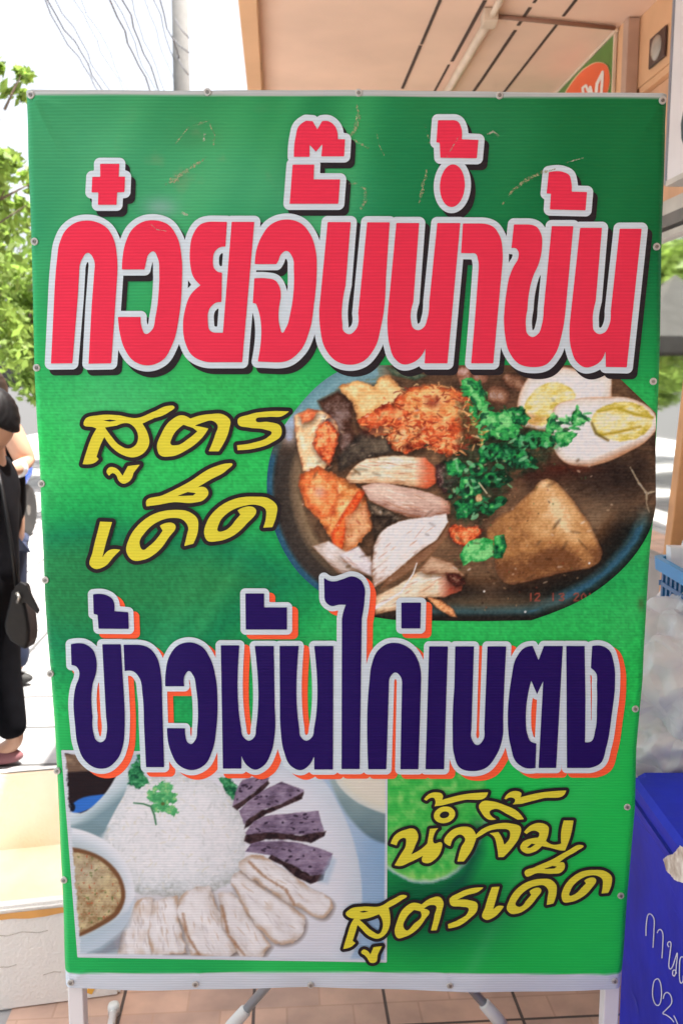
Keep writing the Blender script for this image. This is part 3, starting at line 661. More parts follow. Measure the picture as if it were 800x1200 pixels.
# herbs
cb.paint(trace('536,470;560,470;600,500;640,505;652,520;632,550;600,560;590,580;560,612;536,612;522,580;516,545;540,520'), lambda X, Y, D: ramp(fbm(X, Y, 7, 99, 4), [(.3, (20, 24, 20)), (.5, (18, 46, 36)), (.65, (40, 60, 44)), (.8, (86, 70, 54))]), 10, rag=7, alpha=.7)
def herb(seed, b=0):
    def f(X, Y, D):
        s = fbm(X, Y, 6, seed, 3)*.9+np.clip(-D/6, 0, 1)*.2+b; return ramp(s, [(.2, (8, 40, 30)), (.45, (16, 104, 56)), (.65, (44, 166, 78)), (.9, (128, 214, 132))])
    return f
for i, (t_, b_) in enumerate((('540,446;552,442;564,450;568,468;572,484;562,480;550,468;542,458', .05), ('562,478;580,484;598,480;612,492;606,512;590,516;576,510;564,520;558,500', .12),
        ('592,480;610,476;620,490;614,500;600,496', -.1), ('600,512;630,504;652,512;648,524;622,526;602,524', -.12), ('560,524;590,518;612,526;628,538;628,548;604,548;580,540;562,544', -.15),
        ('640,492;650,486;652,500;648,510;640,506', .0), ('648,508;662,504;676,508;668,518;660,524;650,520', .1), ('668,490;676,474;682,486;692,492;680,500;672,500', .12),
        ('540,560;560,556;575,566;560,580;545,588;536,576', -.1), ('520,540;536,536;548,548;540,560;526,556', -.02), ('560,556;590,550;600,562;585,572;566,570', -.25), ('530,590;552,580;570,590;556,604;536,608', -.2),
        ('560,596;586,580;596,586;572,606', -.15), ('548,470;560,478;560,500;552,498', .1))):
    cb.paint(trace(t_), herb(100+i, b_), 1.6, rag=2.6, rsc=5, seed=i)
for (cx_, cy_, rx_, ry_, ro) in ((558, 550, 9, 8, 0), (547, 573, 7, 12, -10), (575, 560, 8, 6, 20)):
    cb.paint([ell(cx_, cy_, rx_, ry_, ro), ell(cx_, cy_, rx_*.45, ry_*.5, ro)], herb(130, .1), 1.6); cb.paint(ell(cx_, cy_, rx_*.45, ry_*.5, ro), (10, 40, 34), 1.8)
cb.paint(trace('538,650;548,634;566,630;578,632;578,652;566,658;552,658;542,664'), herb(140, .16), 1.6, rag=1.5)
cb.paint(trace('578,628;590,626;594,640;588,654;578,654'), herb(141, -.02), 1.6, rag=1)
cb.stroke([(561, 566, .8), (570, 578, .7)], (206, 196, 160)); cb.paint(ell(561, 584, 4, 5), lump((170, 120, 80), (214, 180, 130), (236, 214, 176), 3, 142), 2)
HR = [trace(t_) for t_ in ('540,446;565,446;575,484;560,500;545,470', '562,478;600,478;614,496;600,516;562,512', '596,512;650,502;654,524;600,526', '556,524;600,516;634,540;625,552;580,545', '532,540;600,545;596,590;550,612;524,585', '638,490;690,480;685,500;650,514')]
for k in range(330):
    r_ = np.random.RandomState(k+4000); pl = HR[k % len(HR)]; lo, hi = pl.min(0), pl.max(0); gx, gy = r_.uniform(lo[0], hi[0]), r_.uniform(lo[1], hi[1])
    if sdf_poly([pl], np.array([[gx]]), np.array([[gy]]))[0, 0] < 0:
        up = gy < 512; c_ = ([(20, 96, 56), (56, 176, 84), (110, 208, 120), (16, 70, 46), (40, 150, 72)] if up else [(10, 44, 34), (22, 96, 60), (60, 160, 96), (14, 30, 26), (120, 190, 140)])[k % 5]
        cb.paint(ell(gx, gy, r_.uniform(2, 6.5), r_.uniform(1, 2.6), r_.uniform(0, 180)), c_, 1.5, rag=.8, rsc=3, seed=k, alpha=.8)
FL = trace('420,494;440,480;470,455;510,450;552,468;568,500;565,518;530,534;500,522;470,526;452,512')
for k in range(420):
    r_ = np.random.RandomState(k+6000); gx, gy = r_.uniform(415, 570), r_.uniform(448, 536)
    if sdf_poly([FL], np.array([[gx]]), np.array([[gy]]))[0, 0] < 3:
        an = r_.uniform(0, math.pi); l_ = r_.uniform(2, 6); c_ = [(250, 206, 140), (232, 140, 76), (150, 46, 28), (206, 92, 44), (246, 180, 110), (110, 34, 22)][k % 6]
        cb.stroke([(gx-l_*math.cos(an), gy-l_*math.sin(an)*.6, .7), (gx+r_.uniform(-1.5, 1.5), gy+r_.uniform(-1.5, 1.5), 1.0), (gx+l_*math.cos(an), gy+l_*math.sin(an)*.6, .5)], c_, 1.2, .65)
for k in range(150):
    r_ = np.random.RandomState(k+7000); pl = [trace('354,558;374,550;428,576;434,616;400,650;376,610'), trace('372,502;384,492;396,510;384,542;368,524')][k % 3 == 0]; lo, hi = pl.min(0), pl.max(0); gx, gy = r_.uniform(lo[0], hi[0]), r_.uniform(lo[1], hi[1])
    if sdf_poly([pl], np.array([[gx]]), np.array([[gy]]))[0, 0] < -2: cb.paint(ell(gx, gy, r_.uniform(1, 4), r_.uniform(.7, 1.6), r_.uniform(20, 100)), [(250, 214, 150), (190, 80, 40), (240, 160, 90), (168, 60, 34)][k % 4], 1.8, alpha=.5)
for k in range(70):
    r_ = np.random.RandomState(k+300); gx, gy = r_.uniform(520, 690), r_.uniform(540, 720)
    cb.paint(ell(gx, gy, r_.uniform(.6, 1.8), r_.uniform(.5, 1.1), r_.uniform(0, 90)), [(186, 160, 130), (24, 16, 14), (140, 60, 40), (60, 110, 70)][k % 4], 1.4, alpha=.5)
for gx, gy in ((567, 693), (615, 717), (690, 660)): cb.paint(ell(gx, gy, 1.2, 1.2), (230, 225, 220), 1.2)
# faint date printed in the corner of the picture
SEG = {'1': [[(2.4, 0), (2.4, 9)]], '2': [[(0, 1.5), (1.5, 0), (4.4, 0), (5, 2.5), (0, 9), (5.2, 9)]], '3': [[(0, .8), (4, 0), (5, 2), (2, 4.2), (5, 6.5), (3.6, 9), (0, 8.3)]], '0': [[(2.5, 0), (.3, 3), (.3, 6), (2.5, 9), (5, 6), (5, 3), (2.5, 0)]]}
for ch, x0 in (('1', 619), ('2', 626.5), ('1', 645), ('3', 655), ('2', 672), ('0', 680.5), ('1', 688)):
    for st in SEG[ch]: cb.stroke([(x0+p*1.05, 695.5+q*.92, .75) for p, q in st], (178, 74, 56), 1.2, .75)
# mask: keep faces inside the bowl outline
def pic_mesh(name, X, Y, rgb, polys, off, rag=0):
    D = sdf_poly(polys, X, Y)
    if rag: D = D+(fbm(X, Y, 4, 200, 3)-.5)*2*rag
    H, W = X.shape
    V, Fc = fill_mesh(D, X, Y)
    xs, ys = X[0], Y[:, 0]
    fi = np.clip(np.interp(V[:, 1], ys, np.arange(H)), 0, H-1.001); fj = np.clip(np.interp(V[:, 0], xs, np.arange(W)), 0, W-1.001)
    i0 = fi.astype(int); j0 = fj.astype(int); a = (fi-i0)[:, None]; b = (fj-j0)[:, None]
    c = (rgb[i0, j0]*(1-b)+rgb[i0, j0+1]*b)*(1-a)+(rgb[i0+1, j0]*(1-b)+rgb[i0+1, j0+1]*b)*a
    o = from_verts(name, SIGN(V[:, 0], V[:, 1], off), flip(Fc), M_print, sign)
    at = o.data.color_attributes.new('Col', 'FLOAT_COLOR', 'POINT')
    A = np.ones((len(V), 4)); A[:, :3] = lin(np.clip(c, 0, 255))*PRINT; at.data.foreach_set('color', A.ravel()); return o
for k in range(260):                                   # meat grain and juices
    r_ = np.random.RandomState(k+9000); pl, an = [(trace('410,556;430,540;496,540;508,556;470,566'), 4), (trace('430,572;470,573;522,588;500,604;450,594'), 12), (trace('440,660;466,614;522,606;500,640;450,686'), -38), (trace('445,704;490,675;530,672;520,696;470,712'), -25), (trace('370,640;410,652;434,656;420,672'), 25)][k % 5]
    lo, hi = pl.min(0), pl.max(0); gx, gy = r_.uniform(lo[0], hi[0]), r_.uniform(lo[1], hi[1])
    if sdf_poly([pl], np.array([[gx]]), np.array([[gy]]))[0, 0] < -2:
        a_ = R(an+r_.uniform(-14, 14)); l_ = r_.uniform(3, 10); c_ = [(252, 244, 232), (178, 132, 104), (236, 214, 190), (150, 100, 76)][k % 4]
        cb.stroke([(gx-l_*math.cos(a_), gy-l_*math.sin(a_), .4), (gx, gy, .9), (gx+l_*math.cos(a_), gy+l_*math.sin(a_), .3)], c_, 1.4, .45)
cb.C[:] = np.clip((cb.C-40)*1.10+52, 0, 255)
for k in range(150):                                   # wet glints and dark crevices in the printed food
    r_ = np.random.RandomState(k+15000); gx, gy = r_.uniform(346, 720), r_.uniform(450, 712)
    if sdf_poly([bowl], np.array([[gx]]), np.array([[gy]]))[0, 0] > -34: continue
    if k % 2 == 0: cb.paint(ell(gx, gy, r_.uniform(.8, 3.2), r_.uniform(.5, 1.2), r_.uniform(-40, 40)), (246, 238, 226), 2, alpha=r_.uniform(.25, .7))
    else: cb.paint(ell(gx, gy, r_.uniform(2, 8), r_.uniform(.8, 2), r_.uniform(-60, 60)), (30, 20, 16), 3, alpha=r_.uniform(.2, .5))
cb.C += ((fbm(X, Y, 2.6, 321, 3)-.5)*34)[..., None]
sat = (cb.C.max(-1)-cb.C.min(-1)) < 60
cb.C[:] = np.where((sat & (cb.C.max(-1) < 175))[..., None], cb.C*np.array((1.05, .97, .86)), cb.C)
cb.C[:] = np.where((sat & (cb.C.max(-1) > 215))[..., None], cb.C*np.array((.98, 1.0, 1.02)), cb.C)
pic_mesh('noodle_bowl_picture', X, Y, cb.C, [bowl], .0010)

# ---- printed picture: chicken rice
X, Y = np.meshgrid(np.linspace(71, 454, 400), np.linspace(878, 1130, 264))
cr = Canvas(X, Y, (196, 216, 236))
cr.C[:] = ramp((X-75)/380+(fbm(X, Y, 60, 210, 2)-.5)*.2, [(0, (170, 200, 215)), (.6, (205, 222, 238)), (1, (150, 186, 222))])
plate = trace('120,930s;180,890s;300,885s;370,905s;400,950s;420,1010s;424,1060s;420,1100s;400,1140;150,1140;110,1000s')
cr.paint(plate, lambda X, Y, D: ramp(np.clip(-D/60, 0, 1)+(fbm(X, Y, 40, 211, 3)-.5)*.2, [(0, (206, 222, 236)), (.4, (224, 232, 244)), (1, (230, 236, 246))]), 3)
cr.C[:] = mixc(cr.C, (140, 182, 222), np.clip((X-424)/26, 0, 1)*np.clip((1075-Y)/70, 0, 1)*np.clip((Y-960)/20, 0, 1)*.8)
# bowl upper right
cr.paint(trace('384,905s;395,935s;415,965s;440,985s;460,990;460,880;380,880'), lambda X, Y, D: ramp((Y-900)/85+(fbm(X, Y, 22, 212, 2)-.5)*.25, [(0, (168, 190, 192)), (.6, (128, 158, 164)), (1, (96, 124, 136))]), 4)
cr.paint(trace('390,880;392,912s;415,938s;440,950s;460,956;460,880'), lambda X, Y, D: ramp(np.clip(-D/14, 0, 1), [(0, (216, 226, 222)), (.6, (228, 230, 214)), (1, (232, 232, 218))]), 2.5)
# rice dome
rice = trace('122,975s;124,958s;135,935s;155,918s;180,909s;210,907s;240,911s;262,925s;280,948s;287,975s;286,1005s;275,1030s;245,1046s;200,1050s;160,1046s;135,1030s;124,1005s')
def ricef(X, Y, D):
    nn = fbm(X, Y, 3.6, 213, 3); n3 = fbm(X, Y, 22, 214, 2)
    s = np.clip(-D/26, 0, 1)*.45+(nn-.5)*.62+.45-np.clip((Y-1000)/70, 0, 1)*.34+(n3-.5)*.2
    return ramp(s, [(0, (160, 168, 164)), (.3, (200, 210, 214)), (.6, (224, 232, 238)), (1, (240, 244, 250))])
cr.paint(rice, ricef, 2.5, rag=2, rsc=5)
for k in range(420):
    r_ = np.random.RandomState(k+500); gx, gy = r_.uniform(124, 286), r_.uniform(908, 1048)
    if ((gx-205)/80)**2+((gy-978)/70)**2 < 1: cr.paint(ell(gx, gy, r_.uniform(2, 4.2), r_.uniform(.7, 1.2), r_.uniform(0, 180)), [(248, 250, 254), (204, 212, 216), (244, 247, 252), (222, 222, 206)][k % 4], 1.6, alpha=.5)
# greens
for t_, sd_ in (('150,905;160,890;168,905;176,918;160,924;150,918', 1), ('255,912;268,910;280,925;292,935;284,944;270,934', 2), ('158,884;168,880;166,900', 3)):
    cr.paint(trace(t_), ramp_ if False else (lambda X, Y, D: ramp(fbm(X, Y, 5, 220, 3), [(.25, (20, 84, 60)), (.5, (48, 140, 88)), (.8, (110, 196, 140))])), 2, rag=3, rsc=4, seed=sd_)
for (x_, y_, rx_, ry_, ro) in ((188, 922, 9, 4, -20), (196, 920, 7, 4, 20), (184, 935, 11, 6, 10), (199, 936, 9, 6, -20), (190, 946, 12, 6, 5), (202, 950, 7, 6, 30), (178, 930, 5, 4, 0), (194, 928, 8, 6, 0)):
    cr.paint(ell(x_, y_, rx_, ry_, ro), lambda X, Y, D: ramp(fbm(X, Y, 4, 222, 3), [(.25, (66, 160, 100)), (.55, (96, 192, 122)), (.85, (176, 220, 150))]), 1.6, rag=3.4, rsc=3.5, seed=int(x_))
cr.stroke([(157, 941, .8), (168, 942, 1), (177, 945, 1.2), (181, 955, 1.2), (183, 966, 1)], (72, 134, 96))
cr.paint(ell(191, 942, 2.2, 2), (96, 110, 60), 1.5)
# liver slices
def liver(seed):
    def f(X, Y, D):
        nn = fbm(X, Y, 10, seed, 4); g_ = fbm(X*.6, Y*2.4, 5, seed+1, 3); return ramp(nn*.7+g_*.5-.1, [(.2, (92, 78, 100)), (.45, (128, 112, 140)), (.7, (156, 142, 168)), (1, (190, 180, 200))])
    return f
for i, (top, edge) in enumerate((
        ('272,945;276,928;284,914;300,910;316,911;312,920;296,930;280,944', '272,945;282,940;298,928;314,914;316,918;306,930;290,940;278,950'),
        ('280,950;292,938;308,926;330,916;356,926;354,932;330,942;306,950;290,962;286,966', '286,972;288,962;306,950;332,941;356,928;354,936;336,944;312,954;292,968'),
        ('287,976;298,962;312,956;340,953;373,950;376,962;380,974;360,979;320,977;290,980', '286,986;288,978;318,975;352,979;366,976;382,974;380,980;364,988;340,984;310,984;294,990'),
        ('288,998;294,988;306,986;330,985;352,988;376,995;390,1000;386,1014;378,1028;364,1026;346,1016;316,1002', '314,1006;318,1002;346,1015;364,1026;380,1025;378,1031;364,1036;346,1028;330,1014'))):
    cr.paint(trace(top), liver(230+i*3), 1.6, rag=.8); cr.paint(trace(edge), lambda X, Y, D: ramp(fbm(X, Y, 4, 240, 2), [(.3, (40, 28, 34)), (.7, (74, 54, 58))]), 1.8, rag=.8)
    P_ = trace(top); lo, hi = P_.min(0), P_.max(0)
    for k in range(34):
        r_ = np.random.RandomState(k+31*i+700); gx, gy = r_.uniform(lo[0], hi[0]), r_.uniform(lo[1], hi[1])
        if sdf_poly([P_], np.array([[gx]]), np.array([[gy]]))[0, 0] < -2.5: cr.paint(ell(gx, gy, r_.uniform(.8, 3), r_.uniform(.7, 1.5), r_.uniform(-30, 30)), (52, 40, 60), 1.4, alpha=.9)
cr.paint(trace('372,1034;388,1004;394,1008;384,1036'), (170, 200, 224), 5, alpha=.6)
# chicken slices
def chick(seed, ang=75):
    def f(X, Y, D):
        c, s = math.cos(R(ang)), math.sin(R(ang)); U = X*c+Y*s; Vv = -X*s+Y*c
        nn = fbm(U*.45, Vv*1.0, 7, seed, 4); e = np.clip(1+D/5, 0, 1); n4 = fbm(X, Y, 15, seed+3, 2)
        col_ = ramp(nn*.62+.12+np.clip(-D/9, 0, 1)*.28, [(.15, (170, 156, 142)), (.40, (212, 206, 202)), (.62, (234, 235, 238)), (.9, (248, 250, 253))])
        return mixc(col_, (184, 150, 116), np.clip(e*1.5*np.clip((fbm(X, Y, 16, seed+9, 2)-.42)*4, 0, 1)*.75+(n4-.6)*1.2, 0, .75)*.8)
    return f
def zc(s): return trace(s, 75, 980, 2.078)
cr.paint(zc('120,292;150,150;200,140;300,135;420,130;480,240;420,300;300,300'), (176, 172, 170), 10, alpha=.35)
for i, (t_, a_) in enumerate((('168,175;190,150s;215,150;222,200s;215,290;130,290;140,230', 80), ('215,165;240,150s;275,145;280,200s;300,285;215,292;205,240', 80), ('285,145;320,125s;355,122;372,170s;400,230;425,275s;390,297;310,290;290,230s;275,185', 65),
        ('378,140;405,135;430,160s;470,220s;505,265;480,300;430,292;385,220', 60), ('410,95s;438,82s;480,120s;540,160s;588,205s;580,238s;520,262s;480,230s;430,155s', 40), ('430,62s;465,45s;520,72s;590,120s;655,170s;640,195s;570,172s;490,125s', 35))):
    cr.paint(zc(t_)+np.array((1.5, 2.5)), (112, 98, 90), 6, alpha=.75); cr.paint(zc(t_), chick(250+i*4, a_), 1.6, rag=2.2, rsc=7, seed=i)
for k in range(330):
    r_ = np.random.RandomState(k+12000); pl, an = [(zc('150,180;210,160;205,280;140,280'), 82), (zc('225,165;270,155;285,280;225,280'), 80), (zc('295,150;350,130;380,210;410,285;320,280'), 66), (zc('385,148;430,165;490,260;440,285'), 60), (zc('420,100;470,115;570,205;560,240;500,240;440,160'), 42), (zc('440,62;520,80;640,170;600,180;500,120'), 36)][k % 6]
    lo, hi = pl.min(0), pl.max(0); gx, gy = r_.uniform(lo[0], hi[0]), r_.uniform(lo[1], hi[1])
    if sdf_poly([pl], np.array([[gx]]), np.array([[gy]]))[0, 0] < -1.5:
        a_ = R(an+r_.uniform(-16, 16)); l_ = r_.uniform(2, 7); c_ = [(250, 251, 254), (186, 178, 176), (232, 226, 220), (196, 172, 150), (206, 204, 210)][k % 5]
        cr.stroke([(gx-l_*math.cos(a_), gy-l_*math.sin(a_), .4), (gx, gy, .9), (gx+l_*math.cos(a_), gy+l_*math.sin(a_), .3)], c_, 1.5, .5)
for st in ([(450, 62), (490, 100), (540, 130), (560, 165)], [(290, 190), (300, 240), (330, 290)], [(385, 170), (400, 240), (440, 290)]):
    cr.stroke([(75+a/2.078, 980+b/2.078, 1.4) for a, b in st], (158, 116, 82), 3, .75, rag=1)
# sauce bowls on the left
cr.paint(trace('75,880;150,880;142,905;120,935s;98,955s;72,962'), (36, 26, 32), 2)
cr.paint(trace('75,884;130,880;124,902;78,905'), lambda X, Y, D: ramp(fbm(X, Y, 9, 261, 2), [(.3, (118, 96, 80)), (.7, (164, 140, 116))]), 3)
cr.paint(trace('82,945;92,937s;112,932;128,930;112,944s;95,952;84,954'), (52, 118, 214), 2)
cr.paint(ell(85, 946, 3.4, 5), (20, 22, 34), 2)
rim1 = trace('72,952s;95,953s;118,936s;138,906;150,900;148,925s;135,950s;122,975;108,985;72,972')
cr.paint(rim1, lambda X, Y, D: ramp((Y-(905+(150-X)*.75))/26, [(0, (216, 230, 240)), (.5, (188, 212, 222)), (1, (128, 160, 172))]), 2)
cr.paint(trace('72,970;108,962;126,970;118,985;92,976;72,974'), (122, 152, 162), 5, alpha=.8)
b2 = trace('70,968;100,974s;130,990s;150,1015s;158,1048s;150,1080s;132,1100s;105,1115s;82,1122;66,1122')
cr.paint(b2, lambda X, Y, D: ramp(-D, [(0, (236, 242, 250)), (6, (224, 234, 244)), (14, (200, 216, 226)), (24, (178, 196, 202))]), 2)
cr.paint(trace('72,992;100,996s;125,1008s;143,1030s;147,1052s;140,1070s;118,1086s;95,1097;72,1102'), (120, 84, 56), 2.5)
def sauce(X, Y, D):
    nn = fbm(X, Y, 7, 270, 4); sp_ = fbm(X, Y, 3, 271, 2)
    c = ramp(nn, [(.2, (146, 118, 80)), (.5, (186, 168, 132)), (.75, (212, 198, 152))]); c = mixc(c, (196, 196, 180), np.exp(-(((X-100)/22)**2+((Y-1022)/18)**2))*.5)
    c = mixc(c, (186, 84, 54), np.clip((sp_-.70)*4, 0, .8)); return mixc(c, (96, 116, 62), np.clip((fbm(X, Y, 4, 273, 2)-.68)*4, 0, .7))
cr.paint(trace('72,998;100,1001s;123,1013s;139,1033s;142,1052s;134,1068s;114,1082s;95,1092;72,1097'), sauce, 2.5, rag=1)
cr.paint(trace('72,1104;100,1098;128,1084;150,1066;158,1052;152,1085;132,1104;104,1118;76,1124'), (176, 200, 218), 5, alpha=.7)
cr.paint(trace('90,1124;118,1112;145,1092;142,1112;120,1122'), (120, 124, 136), 7, alpha=.6)
# ragged white border of the picture
pic = trace('72,879;454,884;453,1128;91,1122')
Dp = sdf_poly([trace('77,884;452,884;449.5,1124.5;95,1117')], X, Y)+(fbm(X, Y, 4, 280, 3)-.5)*5*np.clip((120-X)/40, 0, 1)
cr.C[:] = mixc(cr.C, (214, 224, 236), np.clip(Dp/2+.5, 0, 1))
pic_mesh('chicken_rice_picture', X, Y, cr.C, [pic], .0007)

# ---- lettering
M_red = print_mat('red_ink', lin((228, 52, 80))*.95); M_lwhite = print_mat('white_ink', lin((211, 228, 238))*.88)
M_lblack = print_mat('black_ink', (.022, .018, .022)); M_blue = print_mat('navy_ink', lin((36, 14, 96))*.85)
M_orange = print_mat('orange_ink', lin((255, 100, 62))*.9); M_yellow = print_mat('yellow_ink', lin((228, 220, 66))*.88)
cnt = [0]
def letter(polys, fill, outm, r, sh=None, shm=None, base=.0014, fst=.8):
    i = cnt[0]; cnt[0] += 1; e = (i % 30)*.00002
    lo, hi = bounds(polys, r+3)
    X, Y = grid(lo, hi, fst); D = sdf_poly(polys, X, Y)
    V, Fc = fill_mesh(D, X, Y); L = from_verts('letter', SIGN(V[:, 0], V[:, 1], base+.0022+e), flip(Fc), fill, sign)
    X, Y = grid(lo, hi, 1.1); D = sdf_poly(polys, X, Y)-r
    V, Fc = fill_mesh(D, X, Y); from_verts('outline', SIGN(V[:, 0], V[:, 1], base+.0012+e), flip(Fc), outm, L)
    if sh:
        V = V+np.array(sh); from_verts('drop_shadow', SIGN(V[:, 0], V[:, 1], base+e), flip(Fc), shm, L)
R1 = (50, 170, 4.); R2 = (200, 170, 4.); R3 = (320, 120, 3.6363); R4 = (440, 120, 3.6363); R5 = (570, 170, 4.)
B1 = (70, 680, 4.); B2 = (240, 680, 4.); B3 = (360, 660, 4.); B4 = (540, 680, 4.)
RED = [
 (R1, ['40,1024;55,720;68,540s;80,460s;110,398s;155,364s;210,354s;262,364s;305,392s;335,445s;349,520s;351,600;340,760;322,1023;216,1025;230,760;244,580;240,535s;212,505s;185,535s;172,600;165,720;140,1023']),
 (R1, ['270,88;360,88;357,148;387,148;384,220;350,222;347,280;260,280;262,222;230,222;234,149;271,149']),
 (R1, ['372,583;376,520s;390,455s;425,390s;470,360s;530,353s;590,374s;630,430s;652,530s;653,640s;640,800s;610,930s;560,1010s;490,1033s;425,1010s;385,955s;362,880s;354,806;460,806;464,850s;485,886s;510,870s;530,800s;545,680s;547,600s;540,530s;518,498s;495,515s;485,550s;478,583']),
 (R2, ['392,360;335,1018;210,1018;150,1012s;100,985s;70,930s;58,850s;68,770s;95,700s;140,657;108,620s;92,560s;90,500s;105,420s;140,372s;200,359;264,360;257,476;235,478s;207,500s;198,540s;207,582s;225,596;241,598;238,736;215,738s;187,760s;175,830s;185,870s;210,880;245,880;286,360']),
 (R2, ['394,558;400,500s;425,430s;470,372s;545,349s;610,367s;655,420s;680,500s;684,600s;672,740s;650,870s;610,960s;550,1010s;480,1018;408,1015;408,765s;400,744;385,740;392,625;450,625s;490,635s;510,665s;515,720;514,860s;522,880s;538,860s;562,780s;576,680s;577,590s;570,525s;543,496s;515,515s;503,545s;495,558']),
 (R3, ['83,265;175,265;172,328;285,328;277,432;70,432']),
 (R3, ['88,232;95,150s;110,100s;140,78;168,80;188,115;208,80;235,80s;262,100s;275,157;306,157;302,230;205,230;210,177;182,210;155,180;155,232']),
 (R3, ['232,510;330,510;308,780;294,940s;300,975s;325,988s;350,970s;362,900;400,511;496,511;480,750;460,950s;430,1050s;380,1105s;325,1118s;265,1100s;220,1045s;200,960s;196,880;208,760']),
 (R4, ['88,514;185,514;160,850;150,930s;160,962s;180,971s;205,958s;220,920s;228,850;262,514;360,514;305,1112;208,1112;212,1047;190,1085s;155,1110s;115,1116s;80,1090s;58,1030s;50,950s;56,850']),
 (R4, ['371,516;450,516;500,530s;528,570s;540,640s;538,700;500,1112;406,1112;424,900;437,720;435,670s;425,645s;405,643;363,642']),
 (R4, [ell(326, 355, 53, 91, 3, *R4[:2], R4[2])]),
 (R4, ['265,76;320,76;350,82s;363,105s;366,157;437,160;430,238;275,236;272,172;258,170']),
 (R5, ['127,372;190,372;235,385s;255,420s;258,480s;245,550s;215,620s;198,690s;190,770;183,850s;190,885s;212,900s;240,885s;258,840s;266,770;304,380;405,380;370,760;350,890s;320,980s;275,1030s;215,1041s;150,1025s;105,970s;85,890s;80,810;92,690s;105,620s;125,570s;147,530s;148,500s;138,485s;115,483']),
 (R5, ['437,388;539,388;510,730;496,830s;502,870s;525,886s;552,878s;572,845s;580,780;622,392;725,392;655,1042;557,1040;556,962;535,1010s;500,1035s;460,1042s;420,1015s;395,955s;387,870s;392,800']),
 (R5, ['290,127;360,127s;385,140s;395,170s;397,218;469,220;462,306;295,302;300,228;280,227']),
]
BLUE = [
 (B1, ['53,300;120,300s;155,325s;173,375s;172,430s;155,490s;150,540s;155,640;160,720s;172,750s;192,760s;212,748s;220,720s;218,640;200,300;287,300;303,560;305,690s;298,770s;270,840s;220,880s;165,878s;115,840s;85,770s;73,680s;68,540s;78,490s;90,460s;90,420s;75,402s;56,398']),
 (B1, ['157,66;215,68s;245,85s;257,145;322,150;325,228;183,227;178,162;160,158']),
 (B1, ['300,302;365,302;420,318s;455,360s;475,440s;480,540;490,876;405,876;395,660;388,530s;375,460s;345,427s;305,426']),
 (B1, ['495,497;497,430s;515,355s;555,305s;610,291s;665,310s;705,365s;732,460s;740,560s;735,690s;715,800s;680,865s;620,890s;560,868s;520,800s;503,693;588,694;590,730s;600,760s;615,768s;635,750s;645,690s;648,600s;640,510s;625,445s;605,425s;590,440s;585,497']),
 (B2, ['75,305;162,305;170,690s;178,730s;208,752s;232,735s;240,690s;234,308;323,308;328,600;328,720s;310,810s;275,870s;235,888s;200,870s;172,822;172,883;85,883']),
 (B2, ['190,62;278,62;278,127;385,127;385,231;192,231']),
 (B2, ['350,308;440,308;442,690s;450,735s;475,752s;502,735s;512,690s;512,308;602,308;600,887;512,887;512,822;490,865s;450,890s;405,872s;370,800s;355,700s;352,600']),
 (B3, ['78,68;100,82s;130,85s;165,75s;210,62s;250,80s;268,115s;268,170s;255,260;245,965;160,965;162,260;168,230s;180,195;150,195s;110,200s;85,180s;80,150']),
 (B3, ['285,966;290,560s;300,480s;330,410s;375,378s;430,376s;485,405s;520,460s;533,540;520,966;435,966;443,570;435,530s;412,512s;390,530s;382,570;370,966']),
 (B3, ['440,185;532,185;529,306;440,306']),
 (B3, ['570,390;658,390;640,966;553,966']),
 (B4, ['-28,310;60,310;48,700;50,745s;75,773s;102,750s;108,700;123,310;211,310;197,640s;195,730s;165,820s;115,880s;55,895s;-5,880s;-35,810s;-40,720s;-32,500']),
 (B4, ['218,640s;222,560s;235,460s;260,360s;300,315s;335,308;362,375;387,308;476,308;445,880;362,880;384,472;355,535;328,470;312,540s;303,640s;310,720s;325,755s;352,765;348,880;300,880s;260,855s;232,780s']),
 (B4, ['492,308;578,308;582,560;580,760;605,757s;628,700s;635,600s;635,500s;628,430s;607,411;613,308;660,308s;690,325s;715,390s;720,490s;705,630s;680,780s;650,860s;600,880;495,880']),
]
Y1 = (90, 460, 3.077); Y2 = (90, 530, 3.077); Y3 = (450, 915, 3.333); Y4 = (395, 980, 4.); Y5 = (550, 980, 4.444)
